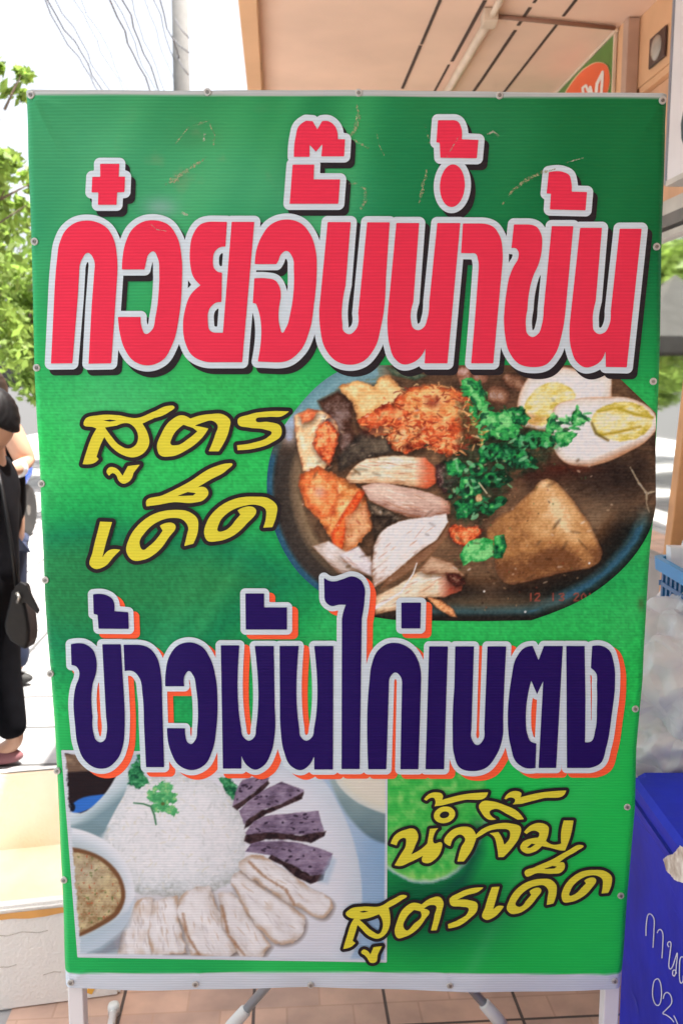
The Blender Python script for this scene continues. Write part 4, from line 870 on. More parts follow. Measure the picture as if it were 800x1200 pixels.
YEL = [
 (Y1, ['352,50s;330,72s;280,92;237,112;257,150s;262,182s;245,215s;210,233s;160,222s;125,195s;100,160;88,185s;72,232;80,240;70,250s;22,258;35,215s;60,150s;72,130;60,125s;25,115s;30,98s;80,82s;150,82s;215,92s;280,68s;330,48s', '95,101;120,97;145,101;120,105', '102,126;145,119;190,112s;215,135s;222,160s;212,190s;190,202s;155,190s;125,158s']),
 (Y1, ['108,285s;118,270s;142,273s;160,292;166,300;185,265;228,260;205,290;190,320s;165,328s;150,315s;143,298s;130,290s;118,300']),
 (Y1, ['290,200s;305,150s;340,100s;380,82s;410,94;440,84s;480,78s;530,80s;553,100s;550,130s;512,212;476,212;500,150s;508,118s;490,102s;455,108s;425,120;440,122s;475,130;450,165s;400,205s;340,230s;300,225s', '385,116;420,128;435,140;405,165s;360,190s;340,188s;345,160s']),
 (Y1, ['765,68;740,85s;690,88s;645,100s;690,106s;735,123s;738,150s;700,182s;640,202s;580,208;578,190;640,180s;690,160s;703,145s;680,134s;620,126s;582,114s;580,100s;620,80s;690,68s']),
 (Y2, ['85,250;128,252;105,330s;92,382;120,352s;158,352;135,375s;100,412s;65,420s;50,410s;58,360s;75,290']),
 (Y2, ['180,360s;190,310s;225,260s;280,222s;350,208s;405,215s;435,240s;438,275s;420,330;388,338;397,300s;402,270s;385,245s;340,237s;290,252s;250,285s;227,330s;238,352s;262,338s;300,298;310,283;300,265;355,262s;330,310s;290,360s;240,388s;200,388s']),
 (Y2, ['560,40s;540,65s;480,100s;430,130;465,128s;475,145s;460,170s;420,182s;350,180s;290,190s;252,195;250,180s;310,155s;400,110s;490,55s;545,40s', '362,158;400,143;430,147;420,156']),
 (Y2, ['460,295s;470,250s;510,200s;570,168s;640,160s;695,168s;722,195s;720,225s;705,270;672,272;682,235s;680,205s;650,190s;600,194s;547,217s;514,255s;511,286s;526,285s;570,248;590,225;580,210;645,205s;610,260s;565,300s;510,320s;470,318s']),
 (Y3, ['155,72;170,55s;200,45s;228,55s;225,75;300,55s;405,45;400,58s;310,75s;230,95;195,100;200,80s;195,68s;165,78']),
 (Y3, [ell(235, 133, 42, 32, -14, *Y3[:2], Y3[2]), ell(235, 133, 19, 13, -14, *Y3[:2], Y3[2])]),
 (Y3, ['468,70;480,52s;510,40s;535,50s;530,65;600,48s;710,38;705,50s;620,68s;535,90;500,92;510,72s;495,65s;475,72']),
 (Y3, ['370,95s;385,80s;420,80s;470,95s;520,120s;545,150;520,152;480,130s;430,110s;412,118s;438,150;410,152s;380,125s']),
 (Y3, ['25,245;40,215s;80,192s;120,190s;132,212s;120,255s;105,288;150,262s;168,245;178,188;212,185;198,245s;222,240s;222,270s;200,305s;165,322s;148,315s;152,292;100,318s;60,333s;40,330;60,295s;85,245s;82,224s;62,228s;48,252']),
 (Y3, ['235,240s;255,200s;300,180s;340,185s;358,215s;350,250s;310,315;285,315;300,260s;315,225s;300,210s;270,225s;258,255']),
 (Y3, ['348,222;380,190s;430,170s;495,167s;532,182s;528,215s;500,260s;465,298;445,298;440,260s;425,215s;410,205;445,200;460,225s;468,250;490,220s;488,195s;455,188s;410,195s;375,215s;352,228']),
 (Y3, ['545,200;570,175s;610,165s;640,180s;640,205s;630,235;660,250s;690,245;690,200s;700,155;738,155;725,220s;705,272;690,272s;650,262s;615,255;590,275s;550,282s;530,262s;540,240s;575,225s;600,222;605,205s;590,195s;555,208', '555,262;575,245;590,248;570,262']),
 (Y4, ['325,278s;300,300s;240,335;247,370s;245,420s;225,460s;190,480s;150,468s;110,430s;95,415;85,450s;72,490;85,500;70,515s;28,528;45,470s;70,400s;80,385;55,380s;40,365s;60,342s;120,330s;200,328s;260,295s;315,275s', '100,354;125,349;150,352;120,358', '103,390;150,382s;195,365;210,390s;212,430s;195,458s;165,445s;125,410s']),
 (Y4, ['112,545s;120,532s;145,540s;155,555;170,520;210,515;190,555s;180,590s;155,592s;140,570s;125,555']),
 (Y4, ['270,455s;280,400s;310,340s;355,312s;395,320;440,290s;480,285s;497,310s;490,350s;465,440;438,442;455,370s;460,325s;440,322s;405,340;430,350s;410,390s;370,440s;320,470s;280,475s', '360,345;390,352;395,370s;360,410s;320,440s;310,425s;325,380s']),
 (Y4, ['685,240;660,260s;610,275s;560,298;620,300s;655,315s;655,345s;620,385s;570,420s;520,432;518,412;570,390s;610,360s;615,340s;580,330s;530,320s;525,300s;570,265s;640,242s']),
 (Y5, ['115,265;155,262;135,335s;120,385;150,362s;178,365;160,390s;120,425s;85,435s;68,425s;80,370s;98,310']),
 (Y5, ['195,385s;205,335s;240,280s;300,238s;370,222s;425,228s;450,255s;452,290s;435,350;400,358;405,320s;408,280s;390,258s;345,258s;295,280s;255,320s;240,360s;255,368s;290,340;320,305;310,288;370,275s;345,325s;300,375s;250,402s;212,402s']),
 (Y5, ['590,48s;560,75s;500,110s;455,145;490,138s;495,160s;475,188s;430,195s;350,192s;290,205s;285,190s;340,160s;430,120s;510,75s;575,45s', '380,172;430,154;455,157;440,168']),
 (Y5, ['478,320s;488,270s;525,220s;580,185s;650,175s;705,182s;738,210s;738,245s;720,295;685,298;692,255s;690,225s;660,205s;610,208s;560,235s;525,280s;520,310s;540,305s;580,270;605,245;595,232;655,222s;630,275s;580,320s;525,342s;488,342s']),
]
def P_of(reg, L): return [trace(t, *reg) if isinstance(t, str) else t for t in L]
for reg, L in RED: letter(P_of(reg, L), M_red, M_lwhite, 7.2, (5.4, 6.9), M_lblack)
cnt[0] = 0
for reg, L in BLUE: letter(P_of(reg, L), M_blue, M_lwhite, 6.1, (6.9, 5.2), M_orange)
cnt[0] = 0
for reg, L in YEL: letter(P_of(reg, L), M_yellow, M_lblack, 4.7 if reg in (Y1, Y2) else 3.8, base=.0016, fst=.6)

# ---- scuffs and tape residue
def scuff_mat(name, c, lo, hi):
    m = print_mat(name, c); n = m.node_tree.nodes; l = m.node_tree.links; b = n['Principled BSDF']
    tc = n.new('ShaderNodeTexCoord'); nz = n.new('ShaderNodeTexNoise'); nz.inputs['Scale'].default_value = 260; nz.inputs['Detail'].default_value = 5; l.new(tc.outputs['Object'], nz.inputs['Vector'])
    mr = n.new('ShaderNodeMapRange'); mr.inputs['From Min'].default_value = .38; mr.inputs['From Max'].default_value = .68; mr.inputs['To Min'].default_value = lo; mr.inputs['To Max'].default_value = hi
    l.new(nz.outputs['Fac'], mr.inputs['Value']); l.new(mr.outputs[0], b.inputs['Alpha']); return m
M_scuff = scuff_mat('scuffed_vinyl', (.38, .38, .22), .05, .8); M_scuff2 = scuff_mat('scraped_vinyl', (.5, .5, .4), .1, .8)
for st, m_, rg in (([(419, 124, 2), (420, 140, 3.4), (414, 155, 2.4), (410, 161, .8)], M_scuff, 3.2), ([(414, 163, 1), (424, 170, 1.8), (431, 174, 1)], M_scuff, 2), ([(404, 216, .7), (418, 215, 1), (427, 222, 2.2), (428, 234, 2.6), (423, 244, 2)], M_scuff, 3),
        ([(500, 199, 1.6), (496, 215, 3), (493, 230, 2.4), (491, 238, 1)], M_scuff, 3), ([(497, 144, .5), (501, 158, 1), (503, 172, .6)], M_scuff, 1.2), ([(571, 157, .6), (578, 154, 2), (583, 159, 2)], M_scuff2, 2),
        ([(588, 240, .6), (600, 224, 2), (616, 211, 3.2), (634, 203, 2.6), (650, 198, .8)], M_scuff, 3.4), ([(660, 191, .4), (672, 188, .9), (683, 185, .4)], M_scuff2, .8),
        ([(206, 168, .6), (222, 148, 1.6), (244, 142, 1.5), (252, 158, 1.2), (250, 172, .6)], M_scuff, 2.2), ([(238, 152, 1), (240, 158, 2.2), (238, 168, .8)], M_scuff2, 2.6), ([(195, 216, 2), (208, 208, 5), (222, 198, 3), (240, 186, 1)], M_scuff, 6),
        ([(214, 250, 2.4), (219, 252, 2)], M_scuff2, 1.6), ([(176, 262, .4), (184, 269, .8), (196, 271, .5)], M_scuff2, .6), ([(441, 150, .4), (443, 168, .5), (450, 182, .4)], M_scuff, .7), ([(523, 184, .3), (530, 172, .8), (537, 160, .3)], M_scuff2, .8)):
    X, Y = grid(*bounds([np.array(st)], 8), .6); D = sdf_stroke([(a, b, c*.8) for a, b, c in st], X, Y)+(fbm(X*1., Y*.6, 2.4, int(st[0][0]), 3)-.42)*1.6*rg
    V, Fc = fill_mesh(D, X, Y)
    if len(Fc): from_verts('scuff', SIGN(V[:, 0], V[:, 1], .0050), flip(Fc), m_, sign)

# ---- screws with washers
M_sc = Matrix(((1, 0, 0), (0, 0, -1), (0, 1, 0)))
for px, py in SCR:
    p = Vector(SIGN(np.array([px]), np.array([py]), 0.)[0])
    wsh = MB().lathe(p+Vector((0, .001, 0)), [(.0058, -.004), (.0059, .0008), (.0052, .0015), (.0030, .0014), (.0028, .0002)], 20, M_sc).build('washer', M_washer, sign)
    MB().lathe(p+Vector((0, .001, 0)), [(.0027, .0004), (.0029, .0022), (.0024, .0030), (.0012, .0030), (.0008, .0012)], 14, M_sc).build('screw', M_screw, wsh)
# ---- steel frame behind the banner with legs to the floor
tl = P_y(37, 110, Y0); tr = P_y(775, 114, Y0); T_ = .028; FY = Y0+.016
lx0 = P_y(76, 1180, Y0+.005).x; rx1 = P_y(727.5, 1180, Y0+.005).x
def bar(a, b, m=M_white_metal, name='frame_tube', wd=T_):
    a = Vector(a); b = Vector(b); d_ = (b-a).normalized(); sdv = d_.cross(Vector((0, 1, 0))).normalized()*wd/2; f_ = Vector((0, 1, 0))*wd/2
    MB().hexa([a-sdv-f_, a+sdv-f_, a+sdv+f_, a-sdv+f_, b-sdv-f_, b+sdv-f_, b+sdv+f_, b-sdv+f_]).build(name, m, sign, bevel=.0025)
FYc = FY+T_/2
bar((lx0+T_/2, FYc, .0), (tl.x+T_/2-.004, FYc, tl.z), name='post'); bar((rx1-T_/2, FYc, .0), (tr.x-T_/2+.004, FYc, tr.z), name='post')
for zz in (tl.z-.018, 1.25, bl.z+.03): bar((-.455, FYc, zz), (.455, FYc, zz), name='rail', wd=T_-.003)
ft = P_z(134, 1190, 0)
for x_ in (lx0+.012,):
    MB().tube([(x_, FYc+.012, .018), (ft.x, ft.y, .016)], .009).build('foot_bar', M_white_metal, sign, True)
MB().lathe((ft.x, ft.y, .004), [(.014, 0), (.0145, .02), (.012, .027), (.006, .029)], 14).build('foot', mat('pale_plastic_foot', (.6, .62, .6), .5), sign, True)

# ------------------------------------------------------------------ folding table with crossed tube legs behind the sign
fl = P_z(262, 1236, 0); frr = P_z(585, 1192, 0); hy = (fl.y+frr.y)/2
M_tube = mat('grey_blue_tube', (.42, .47, .52), .35, .5, noise=.08); M_cap = mat('white_rubber_cap', (.72, .72, .7), .6)
ftab = thing('folding_table', 'small folding table with crossed grey tube legs behind the green banner', 'table', (0, hy+.2, 0))
TH = .72
for k, yy in enumerate((hy, hy+.42)):
    for x0, x1 in ((fl.x, frr.x-.06), (frr.x, fl.x+.06)):
        a = Vector((x0, yy+(.0 if x0 < 0 else .022), .01)); b = Vector((x1, a.y, TH)); d_ = (b-a)
        lg = MB().tube([a+d_*.05, b], .0105, 14).build('leg', M_tube, ftab, True)
        MB().tube([a+d_*-.002, a+d_*.02, a+d_*.075, a+d_*.08], [.0125, .0155, .0145, .0112], 14).build('rubber_cap', M_cap, lg, True)
MB().box((fl.x-.02, hy+.1, TH+.012), (frr.x+.02, hy+.36, TH+.04)).build('tabletop', mat('grey_laminate', (.5, .5, .5), .5), ftab, bevel=.006)

# ------------------------------------------------------------------ foam box on the floor at left
fa = P_z(0, 1188, 0); fb = P_z(143, 1169, 0); du = (fb-fa).normalized(); dv = Vector((-du.y, du.x, 0))
zt = .27
xf = fb.dot(du); cornr = fb
BL_, BD_ = .62, 0.0
rimf = P_z(0, 1066, zt)
# depth of the box: from the far rim
farp = P_z(30, 899, zt); BD_ = (farp-fb).dot(dv)
M_foam = mat('white_foam', (.82, .79, .74), .85, noise=.04, scale=6, bump=.35, bscale=140); M_foam_in = mat('stained_foam', (.84, .76, .65), .85, noise=.03, dirt=(.76, .55, .33), scale=2.6, bump=.3, bscale=120)
fbx = thing('foam_box', 'open white foam box with a stained yellowish inside on the floor beside the banner', 'box', fb-du*.3+dv*.3)
def bx(u_, v_, z_): return fb+du*u_+dv*v_+Vector((0, 0, z_))
tw = .03; L_ = .95; tp = .004
o_b = [bx(-L_+tp, tp, .001), bx(-tp, tp, .001), bx(-tp, BD_-tp, .001), bx(-L_+tp, BD_-tp, .001)]
o_t = [bx(-L_, 0, zt), bx(0, 0, zt), bx(0, BD_, zt), bx(-L_, BD_, zt)]
i_t = [bx(-L_+tw, tw, zt), bx(-tw, tw, zt), bx(-tw, BD_-tw, zt), bx(-L_+tw, BD_-tw, zt)]
i_b = [bx(-L_+tw+.04, tw+.03, .035), bx(-tw-.04, tw+.03, .035), bx(-tw-.04, BD_-tw-.05, .035), bx(-L_+tw+.04, BD_-tw-.05, .035)]
V = o_b+o_t+i_t+i_b; Fc = [(3, 2, 1, 0)]
for k in range(4):
    k2 = (k+1) % 4; Fc += [(k, k2, 4+k2, 4+k), (4+k, 4+k2, 8+k2, 8+k)]
ob = from_verts('body', V, Fc, M_foam, fbx)
bm = bmesh.new(); bm.from_mesh(ob.data); bmesh.ops.bevel(bm, geom=[e for e in bm.edges if len(e.link_faces) == 2], offset=.007, segments=2, affect='EDGES'); bm.to_mesh(ob.data); bm.free()
V = [p.copy() for p in i_t]+i_b
V = [(v_+Vector((0, 0, -.004)) if i < 4 else v_) for i, v_ in enumerate(V)]
li = from_verts('lining', V, [(0, 4, 5, 1), (1, 5, 6, 2), (2, 6, 7, 3), (3, 7, 4, 0), (4, 7, 6, 5)], M_foam_in, fbx)
bm = bmesh.new(); bm.from_mesh(li.data); bmesh.ops.subdivide_edges(bm, edges=bm.edges, cuts=5, use_grid_fill=True); bm.to_mesh(li.data); bm.free()
M_otape = mat('orange_brown_tape', (.72, .36, .1), .45, noise=.12, scale=14)
def onf(u_, z_, off=.003):     # point on the sloping front face
    t = z_/zt; return bx(-L_*0+u_, tp*(1-t)-off, z_)
mb = MB(); n_ = 24
for k in range(n_):
    u0, u1 = -L_+.03+(L_-.05)*k/n_, -L_+.03+(L_-.05)*(k+1)/n_
    w0 = .018+.003*math.sin(k*1.7); mb.add([onf(u0, zt-.012-w0), onf(u1, zt-.012-.018-.003*math.sin(k*1.7+1.7)), onf(u1, zt-.013), onf(u0, zt-.013)], [(0, 1, 2, 3)])
mb.build('tape', M_otape, fbx)
for u_, z_, w_, h_, an in ((-.06, .055, .016, .075, .5), (-.02, .06, .01, .06, .4), (-.10, .045, .012, .05, .7)):
    c, s = math.cos(an), math.sin(an); cs_ = [(-w_, -h_), (w_, -h_), (w_, h_), (-w_, h_)]
    pts = [onf(u_+(x_*c+z2*s)*.5, max(.012, z_+(-x_*s+z2*c)*.5), .0035) for x_, z2 in cs_]
    MB().add(pts, [(0, 1, 2, 3)]).build('printed_mark', mat('orange_print', (.8, .42, .06), .6), fbx)
M_crk = mat('grey_scratch', (.42, .37, .32), .9)
for pts in ([(-.9, .205), (-.8, .198), (-.72, .204), (-.63, .197), (-.58, .2)], [(-.86, .12), (-.8, .117), (-.76, .121)], [(-.62, .085), (-.56, .09), (-.52, .087)]):
    MB().tube([onf(-.30+(a+.9)*.42, b, .0002) for a, b in pts], .0010, 6).build('scratch', M_crk, fbx)

# ------------------------------------------------------------------ blue tub right beside the sign
TX = .600; tz = P_z(755, 925, .686); ty1 = 1.83; ty0 = 1.12; TZ = .686
M_tub = mat('blue_plastic', (.003, .020, .52), .42, noise=.22, scale=7, bump=.08, bscale=30, spec=.25)
tub = thing('plastic_tub', 'tall blue plastic tub with white handwriting on its side beside the banner', 'tub', (TX+.3, 1.43, 0))
def ring(in_, z_): return [(TX+in_, ty0+in_, z_), (TX+.62-in_, ty0+in_, z_), (TX+.62-in_, ty1-in_, z_), (TX+in_, ty1-in_, z_)]
prof = [(.004, .004), (.004, TZ-.062), (.0, TZ-.058), (-.002, TZ-.045), (-.002, TZ-.040), (.003, TZ-.036), (.003, TZ-.010), (.012, TZ), (.10, TZ+.001), (.14, TZ+.006)]
V = []; Fc = []
for a_, z_ in prof: V += ring(a_, z_)
for i in range(len(prof)-1):
    for k in range(4): k2 = (k+1) % 4; Fc.append((i*4+k, i*4+k2, (i+1)*4+k2, (i+1)*4+k))
Fc += [(3, 2, 1, 0), tuple(range(len(V)-4, len(V)))]
tb = from_verts('body', V, Fc, M_tub, tub)
bm = bmesh.new(); bm.from_mesh(tb.data); bmesh.ops.bevel(bm, geom=[e for e in bm.edges if abs(e.verts[0].co.z-e.verts[1].co.z) > .004 and abs((e.verts[0].co-e.verts[1].co).normalized().z) > .3], offset=.02, segments=3, affect='EDGES'); bm.to_mesh(tb.data); bm.free()
def TUB(X, Y, off=.0025):
    # the side leans in towards the floor: x = TX + .012 + (TZ-.075-z)*.0622
    x, y, q = ray(X, Y); k_ = 0.; x0 = TX+.004-off
    t = x0/(x+q*k_); return np.stack([x*t, y*t, CAMZ+q*t], 1)
M_marker = mat('white_marker', (.74, .76, .84), .6, noise=.08, scale=60)
def W_(pts, r=.62): return [(740+a/4, 900+b/4, r) for a, b in pts]
HAND = [[(65, 785), (66, 740), (72, 695), (82, 684), (95, 692), (104, 715), (102, 770), (98, 840)], [(118, 772), (124, 760), (134, 758), (143, 772), (145, 800), (140, 890)],
        [(172, 838), (166, 828), (170, 816), (180, 816), (182, 832), (176, 880), (172, 925), (178, 942), (190, 930), (203, 890), (212, 868), (208, 920), (204, 960), (198, 975), (190, 968), (192, 950), (202, 948), (208, 962)],
        [(248, 905), (238, 886), (226, 892), (222, 930), (222, 985), (228, 1008), (238, 1000), (240, 975)],
        [(117, 988), (103, 1000), (96, 1040), (98, 1080), (110, 1108), (124, 1112), (134, 1095), (138, 1055), (134, 1012), (124, 990), (117, 988)],
        [(146, 1080), (152, 1060), (164, 1052), (178, 1062), (186, 1085), (182, 1108), (160, 1132), (144, 1150), (160, 1158), (180, 1172), (195, 1190)], [(196, 1162), (206, 1182), (216, 1206)]]
def smooth_line(P, n=5):
    P = np.array(P, float); out = []
    for i in range(len(P)-1):
        p0 = P[max(i-1, 0)]; p1 = P[i]; p2 = P[i+1]; p3 = P[min(i+2, len(P)-1)]
        for t in np.linspace(0, 1, n, endpoint=False): out.append(.5*((2*p1)+(-p0+p2)*t+(2*p0-5*p1+4*p2-p3)*t*t+(-p0+3*p1-3*p2+p3)*t**3))
    out.append(P[-1]); return np.array(out)
for st in HAND:
    st = W_(smooth_line(st)); X, Y = grid(*bounds([np.array(st)], 3), .35); plane_fill('letter', sdf_stroke(st, X, Y), X, Y, TUB, M_marker, tub)
M_tsc = mat('scratched_blue', (.06, .07, .55), .6, spec=.2)
for st in ([(745, 948, .25), (758, 958, .5), (776, 978, .3)], [(744, 962, .3), (756, 972, .6), (768, 984, .2)], [(747, 975, .2), (770, 1000, .35), (790, 1024, .2)], [(748, 1012, .3), (751, 1026, .4), (758, 1036, .2)], [(752, 1040, .2), (762, 1046, .3)],
           [(742, 1120, .4), (748, 1128, .6), (752, 1140, .3)], [(738, 1160, .5), (744, 1172, .8), (748, 1190, .4)], [(780, 1050, .2), (795, 1075, .3)], [(765, 1130, .2), (778, 1146, .3), (784, 1160, .15)], [(770, 1010, .2), (792, 1052, .25)]):
    X, Y = grid(*bounds([np.array(st)], 3), .4); D = sdf_stroke(st, X, Y)+(fbm(X, Y, 1.6, int(st[0][1]), 3)-.45)*1.1; V, Fc = fill_mesh(D, X, Y)
    if len(Fc): from_verts('scratch', TUB(V[:, 0], V[:, 1], .0018), flip(Fc), M_tsc, tub)
stk = trace('146,430;165,412s;190,405;212,380;224,362;240,372;270,420;280,520;240,540;200,525;160,480', 740, 900, 4.)
X, Y = grid(*bounds([stk], 2), .5); D = sdf_poly([stk], X, Y)+(fbm(X, Y, 2.5, 3, 3)-.5)*1.6
plane_fill('torn_sticker', D, X, Y, lambda a, b: TUB(a, b, .009), mat('torn_paper', (.78, .74, .66), .8, noise=.3, scale=40, dirt=(.36, .22, .12)), tub)

# ------------------------------------------------------------------ steel table with plastic bags, a blue basket on a foam box
stt = thing('steel_table', 'low steel table under the plastic bags behind the blue tub', 'table', (1.0, 2.1, 0))
M_steel = mat('brushed_steel', (.5, .5, .5), .35, .7)
MB().box((.66, 1.83, .55), (1.25, 2.5, .58)).build('tabletop', M_steel, stt, bevel=.004)
for x_, y_ in ((.69, 1.85), (1.22, 1.85), (.69, 2.47), (1.22, 2.47)): MB().tube([(x_, y_, 0.004), (x_, y_, .55)], .014).build('leg', M_steel, stt, True)
bagm = bpy.data.materials.new('clear_plastic_bag'); bagm.use_nodes = True; nn_ = bagm.node_tree.nodes; ll_ = bagm.node_tree.links; bb = nn_['Principled BSDF']
bb.inputs['Base Color'].default_value = (.88, .89, .93, 1); bb.inputs['Roughness'].default_value = .22; bb.inputs['Transmission Weight'].default_value = .2; bb.inputs['IOR'].default_value = 1.2
vz = nn_.new('ShaderNodeTexVoronoi'); vz.inputs['Scale'].default_value = 11; vz.feature = 'DISTANCE_TO_EDGE'; tcc = nn_.new('ShaderNodeTexCoord'); ll_.new(tcc.outputs['Object'], vz.inputs['Vector'])
bp = nn_.new('ShaderNodeBump'); bp.inputs['Strength'].default_value = .55; bp.inputs['Distance'].default_value = .05; ll_.new(vz.outputs['Distance'], bp.inputs['Height']); ll_.new(bp.outputs[0], bb.inputs['Normal'])
def bag(c, rx, ry, rz, label, seed):
    bm = bmesh.new(); bmesh.ops.create_icosphere(bm, subdivisions=5, radius=1)
    r_ = np.random.RandomState(seed); offs = r_.rand(3)*50
    co = np.array([v_.co[:] for v_ in bm.verts])
    a = fbm(co[:, 0:1]*2+offs[0]+10, co[:, 1:2]*2+co[:, 2:3]*1.7+offs[1]+10, .8, seed, 4)[:, 0]; b_ = np.abs(fbm(co[:, 0:1]*3+offs[2]+co[:, 2:3]*2+20, co[:, 1:2]*3+20, .7, seed+5, 3)[:, 0]-.5)
    k_ = .86+(a-.5)*.45-b_*.35
    for v_, kk in zip(bm.verts, k_):
        p = v_.co*kk; p.z = max(p.z, -.86); sq = 1+.12*(1-abs(p.z)); v_.co = (c[0]+p.x*rx*sq, c[1]+p.y*ry*sq, c[2]+p.z*rz)
    me = bpy.data.meshes.new('plastic_bag'); 
    for v_ in bm.verts: v_.co = v_.co-Vector(c)
    bm.to_mesh(me); bm.free(); me.polygons.foreach_set('use_smooth', [True]*len(me.polygons))
    o = link('plastic_bag', me, bagm); o.location = c; tag(o, label, 'bag', 'plastic bags behind the tub'); return o
bag((.80, 2.02, .80), .24, .17, .26, 'large crumpled clear plastic bag standing between the banner edge and the tub', 1)
bag((.98, 2.28, .89), .17, .16, .32, 'tall pale plastic bag at the back under the blue basket', 2)
bag((.76, 1.92, .69), .20, .075, .13, 'small flattened plastic bag just above the rim of the blue tub', 3)
# basket
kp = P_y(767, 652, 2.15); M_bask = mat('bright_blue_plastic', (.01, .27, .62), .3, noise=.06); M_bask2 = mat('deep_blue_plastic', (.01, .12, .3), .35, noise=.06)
kb = thing('basket', 'bright blue plastic basket with slotted sides holding white paper above the bags', 'basket', (kp.x+.2, 2.1, kp.z-.14))
x0, y1, zt_ = kp.x, kp.y+.03, kp.z
def rr_ring(x0, x1, y0, y1, r, z, n=6):
    out = []
    for cx_, cy_, a0 in ((x1-r, y1-r, 0), (x0+r, y1-r, 90), (x0+r, y0+r, 180), (x1-r, y0+r, 270)):
        for k in range(n+1): a = R(a0+90*k/n); out.append((cx_+r*math.cos(a), cy_+r*math.sin(a), z))
    return out
def loop_tube(rings, name, m, par):
    V = []; Fc = []; n = len(rings[0])
    for rg in rings: V += rg
    for i in range(len(rings)):
        i2 = (i+1) % len(rings)
        for k in range(n): k2 = (k+1) % n; Fc.append((i*n+k, i*n+k2, i2*n+k2, i2*n+k))
    o = from_verts(name, V, Fc, m, par); bm = bmesh.new(); bm.from_mesh(o.data); bmesh.ops.recalc_face_normals(bm, faces=bm.faces); bm.to_mesh(o.data); bm.free(); return o
X0, X1, Ya, Yb = x0, x0+.42, kp.y-.24, kp.y+.02
loop_tube([rr_ring(X0, X1, Ya, Yb, .03, zt_-.030), rr_ring(X0-.003, X1+.003, Ya-.003, Yb+.003, .033, zt_), rr_ring(X0+.014, X1-.014, Ya+.014, Yb-.014, .022, zt_), rr_ring(X0+.014, X1-.014, Ya+.014, Yb-.014, .022, zt_-.030)], 'rim', M_bask, kb)
mb = MB()
for k in range(12):
    xx = X0+.03+k*(X1-X0-.06)/11; 
    for yy in (Ya+.016, Yb-.022): mb.box((xx-.006, yy, zt_-.12), (xx+.006, yy+.006, zt_-.030))
for k in range(8):
    yy = Ya+.03+k*(Yb-Ya-.06)/7
    for xx in (X0+.016, X1-.022): mb.box((xx, yy-.006, zt_-.12), (xx+.006, yy+.006, zt_-.030))
for zz in (zt_-.07, zt_-.125): 
    for yy in (Ya+.014, Yb-.023): mb.box((X0+.013, yy, zz), (X1-.013, yy+.0075, zz+.012))
    for xx in (X0+.014, X1-.023): mb.box((xx, Ya+.022, zz+.001), (xx+.0075, Yb-.024, zz+.011))
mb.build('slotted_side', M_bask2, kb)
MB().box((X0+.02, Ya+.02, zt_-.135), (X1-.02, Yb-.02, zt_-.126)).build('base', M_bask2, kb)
pp = P_y(790, 640, kp.y-.05)
pap = MB().hexa([Vector((pp.x-.002, kp.y-.05, zt_-.10)), Vector((pp.x+.22, kp.y-.12, zt_-.10)), Vector((pp.x+.22, kp.y-.09, zt_-.10)), Vector((pp.x-.002, kp.y-.02, zt_-.10)),
    Vector((pp.x-.006, kp.y-.04, zt_+.03)), Vector((pp.x+.22, kp.y-.11, zt_+.035)), Vector((pp.x+.22, kp.y-.08, zt_+.035)), Vector((pp.x-.006, kp.y-.01, zt_+.03))]).build('paper_stack', mat('white_paper', (.8, .8, .84), .7, noise=.03))
tag(pap, 'stack of white paper standing in the blue basket', 'paper')
# wooden post in front of the window
ya = 2.52; pa = P_y(776, 687, ya); pb = P_y(793, 540, ya)
wp = thing('wooden_post', 'leaning orange wooden post between the basket and the shop window', 'post', (pa.x, ya, 0))
dz_ = (pb-pa); k0 = (-pa.z)/dz_.z; base_ = pa+dz_*k0; top_ = pa+dz_*((1.95-pa.z)/dz_.z)
M_wood = mat('orange_varnished_wood', (.62, .30, .12), .5, noise=.14, scale=14)
MB().hexa([base_+Vector((0, -.02, 0)), base_+Vector((.05, -.02, 0)), base_+Vector((.05, .03, 0)), base_+Vector((0, .03, 0)), top_+Vector((0, -.02, 0)), top_+Vector((.06, -.02, 0)), top_+Vector((.06, .03, 0)), top_+Vector((0, .03, 0))]).build('stile', M_wood, wp, bevel=.004)
MB().hexa([base_+Vector((.052, .0, 0)), base_+Vector((.12, .0, 0)), base_+Vector((.12, .02, 0)), base_+Vector((.052, .02, 0)), top_+Vector((.062, 0, 0)), top_+Vector((.13, 0, 0)), top_+Vector((.13, .02, 0)), top_+Vector((.062, .02, 0))]).build('panel', mat('dark_wood', (.3, .12, .05), .5), wp)

# ------------------------------------------------------------------ street side: pole, cables, trees, canopy
pb_ = P_z(212, 60, 7.0); dist = 1.0
pole = thing('utility_pole', 'tall pale concrete utility pole rising beyond the top of the banner', 'pole', (pb_.x, pb_.y, 0))
MB().tube([(pb_.x, pb_.y, 0), (pb_.x, pb_.y, 11)], [.17, .12], 12).build('shaft', mat('pale_concrete', (.19, .187, .18), .85, noise=.1), pole, True)
M_cab = mat('black_cable', (.13, .13, .15), .6)
cabs = [(50, .012, 'leftmost overhead cable crossing the white sky'), (57, .015, 'thick overhead cable second from the left'), (66, .010, 'overhead cable third from the left'), (88, .007, 'thin overhead cable fourth from the left, running alone'),
        (129, .017, 'thick black overhead cable left of the pole bundle'), (144, .016, 'thick overhead cable running down the middle of the pole bundle'), (152, .008, 'thin overhead cable beside the middle of the pole bundle'), (188, .014, 'overhead cable nearest the left side of the concrete pole'),
        (96, .006, 'faint thin overhead cable fifth from the left'), (136, .009, 'medium overhead cable between the two thick ones of the bundle'), (170, .007, 'thin overhead cable between the bundle and the pole'), (181, .010, 'kinked overhead cable second nearest the pole')]
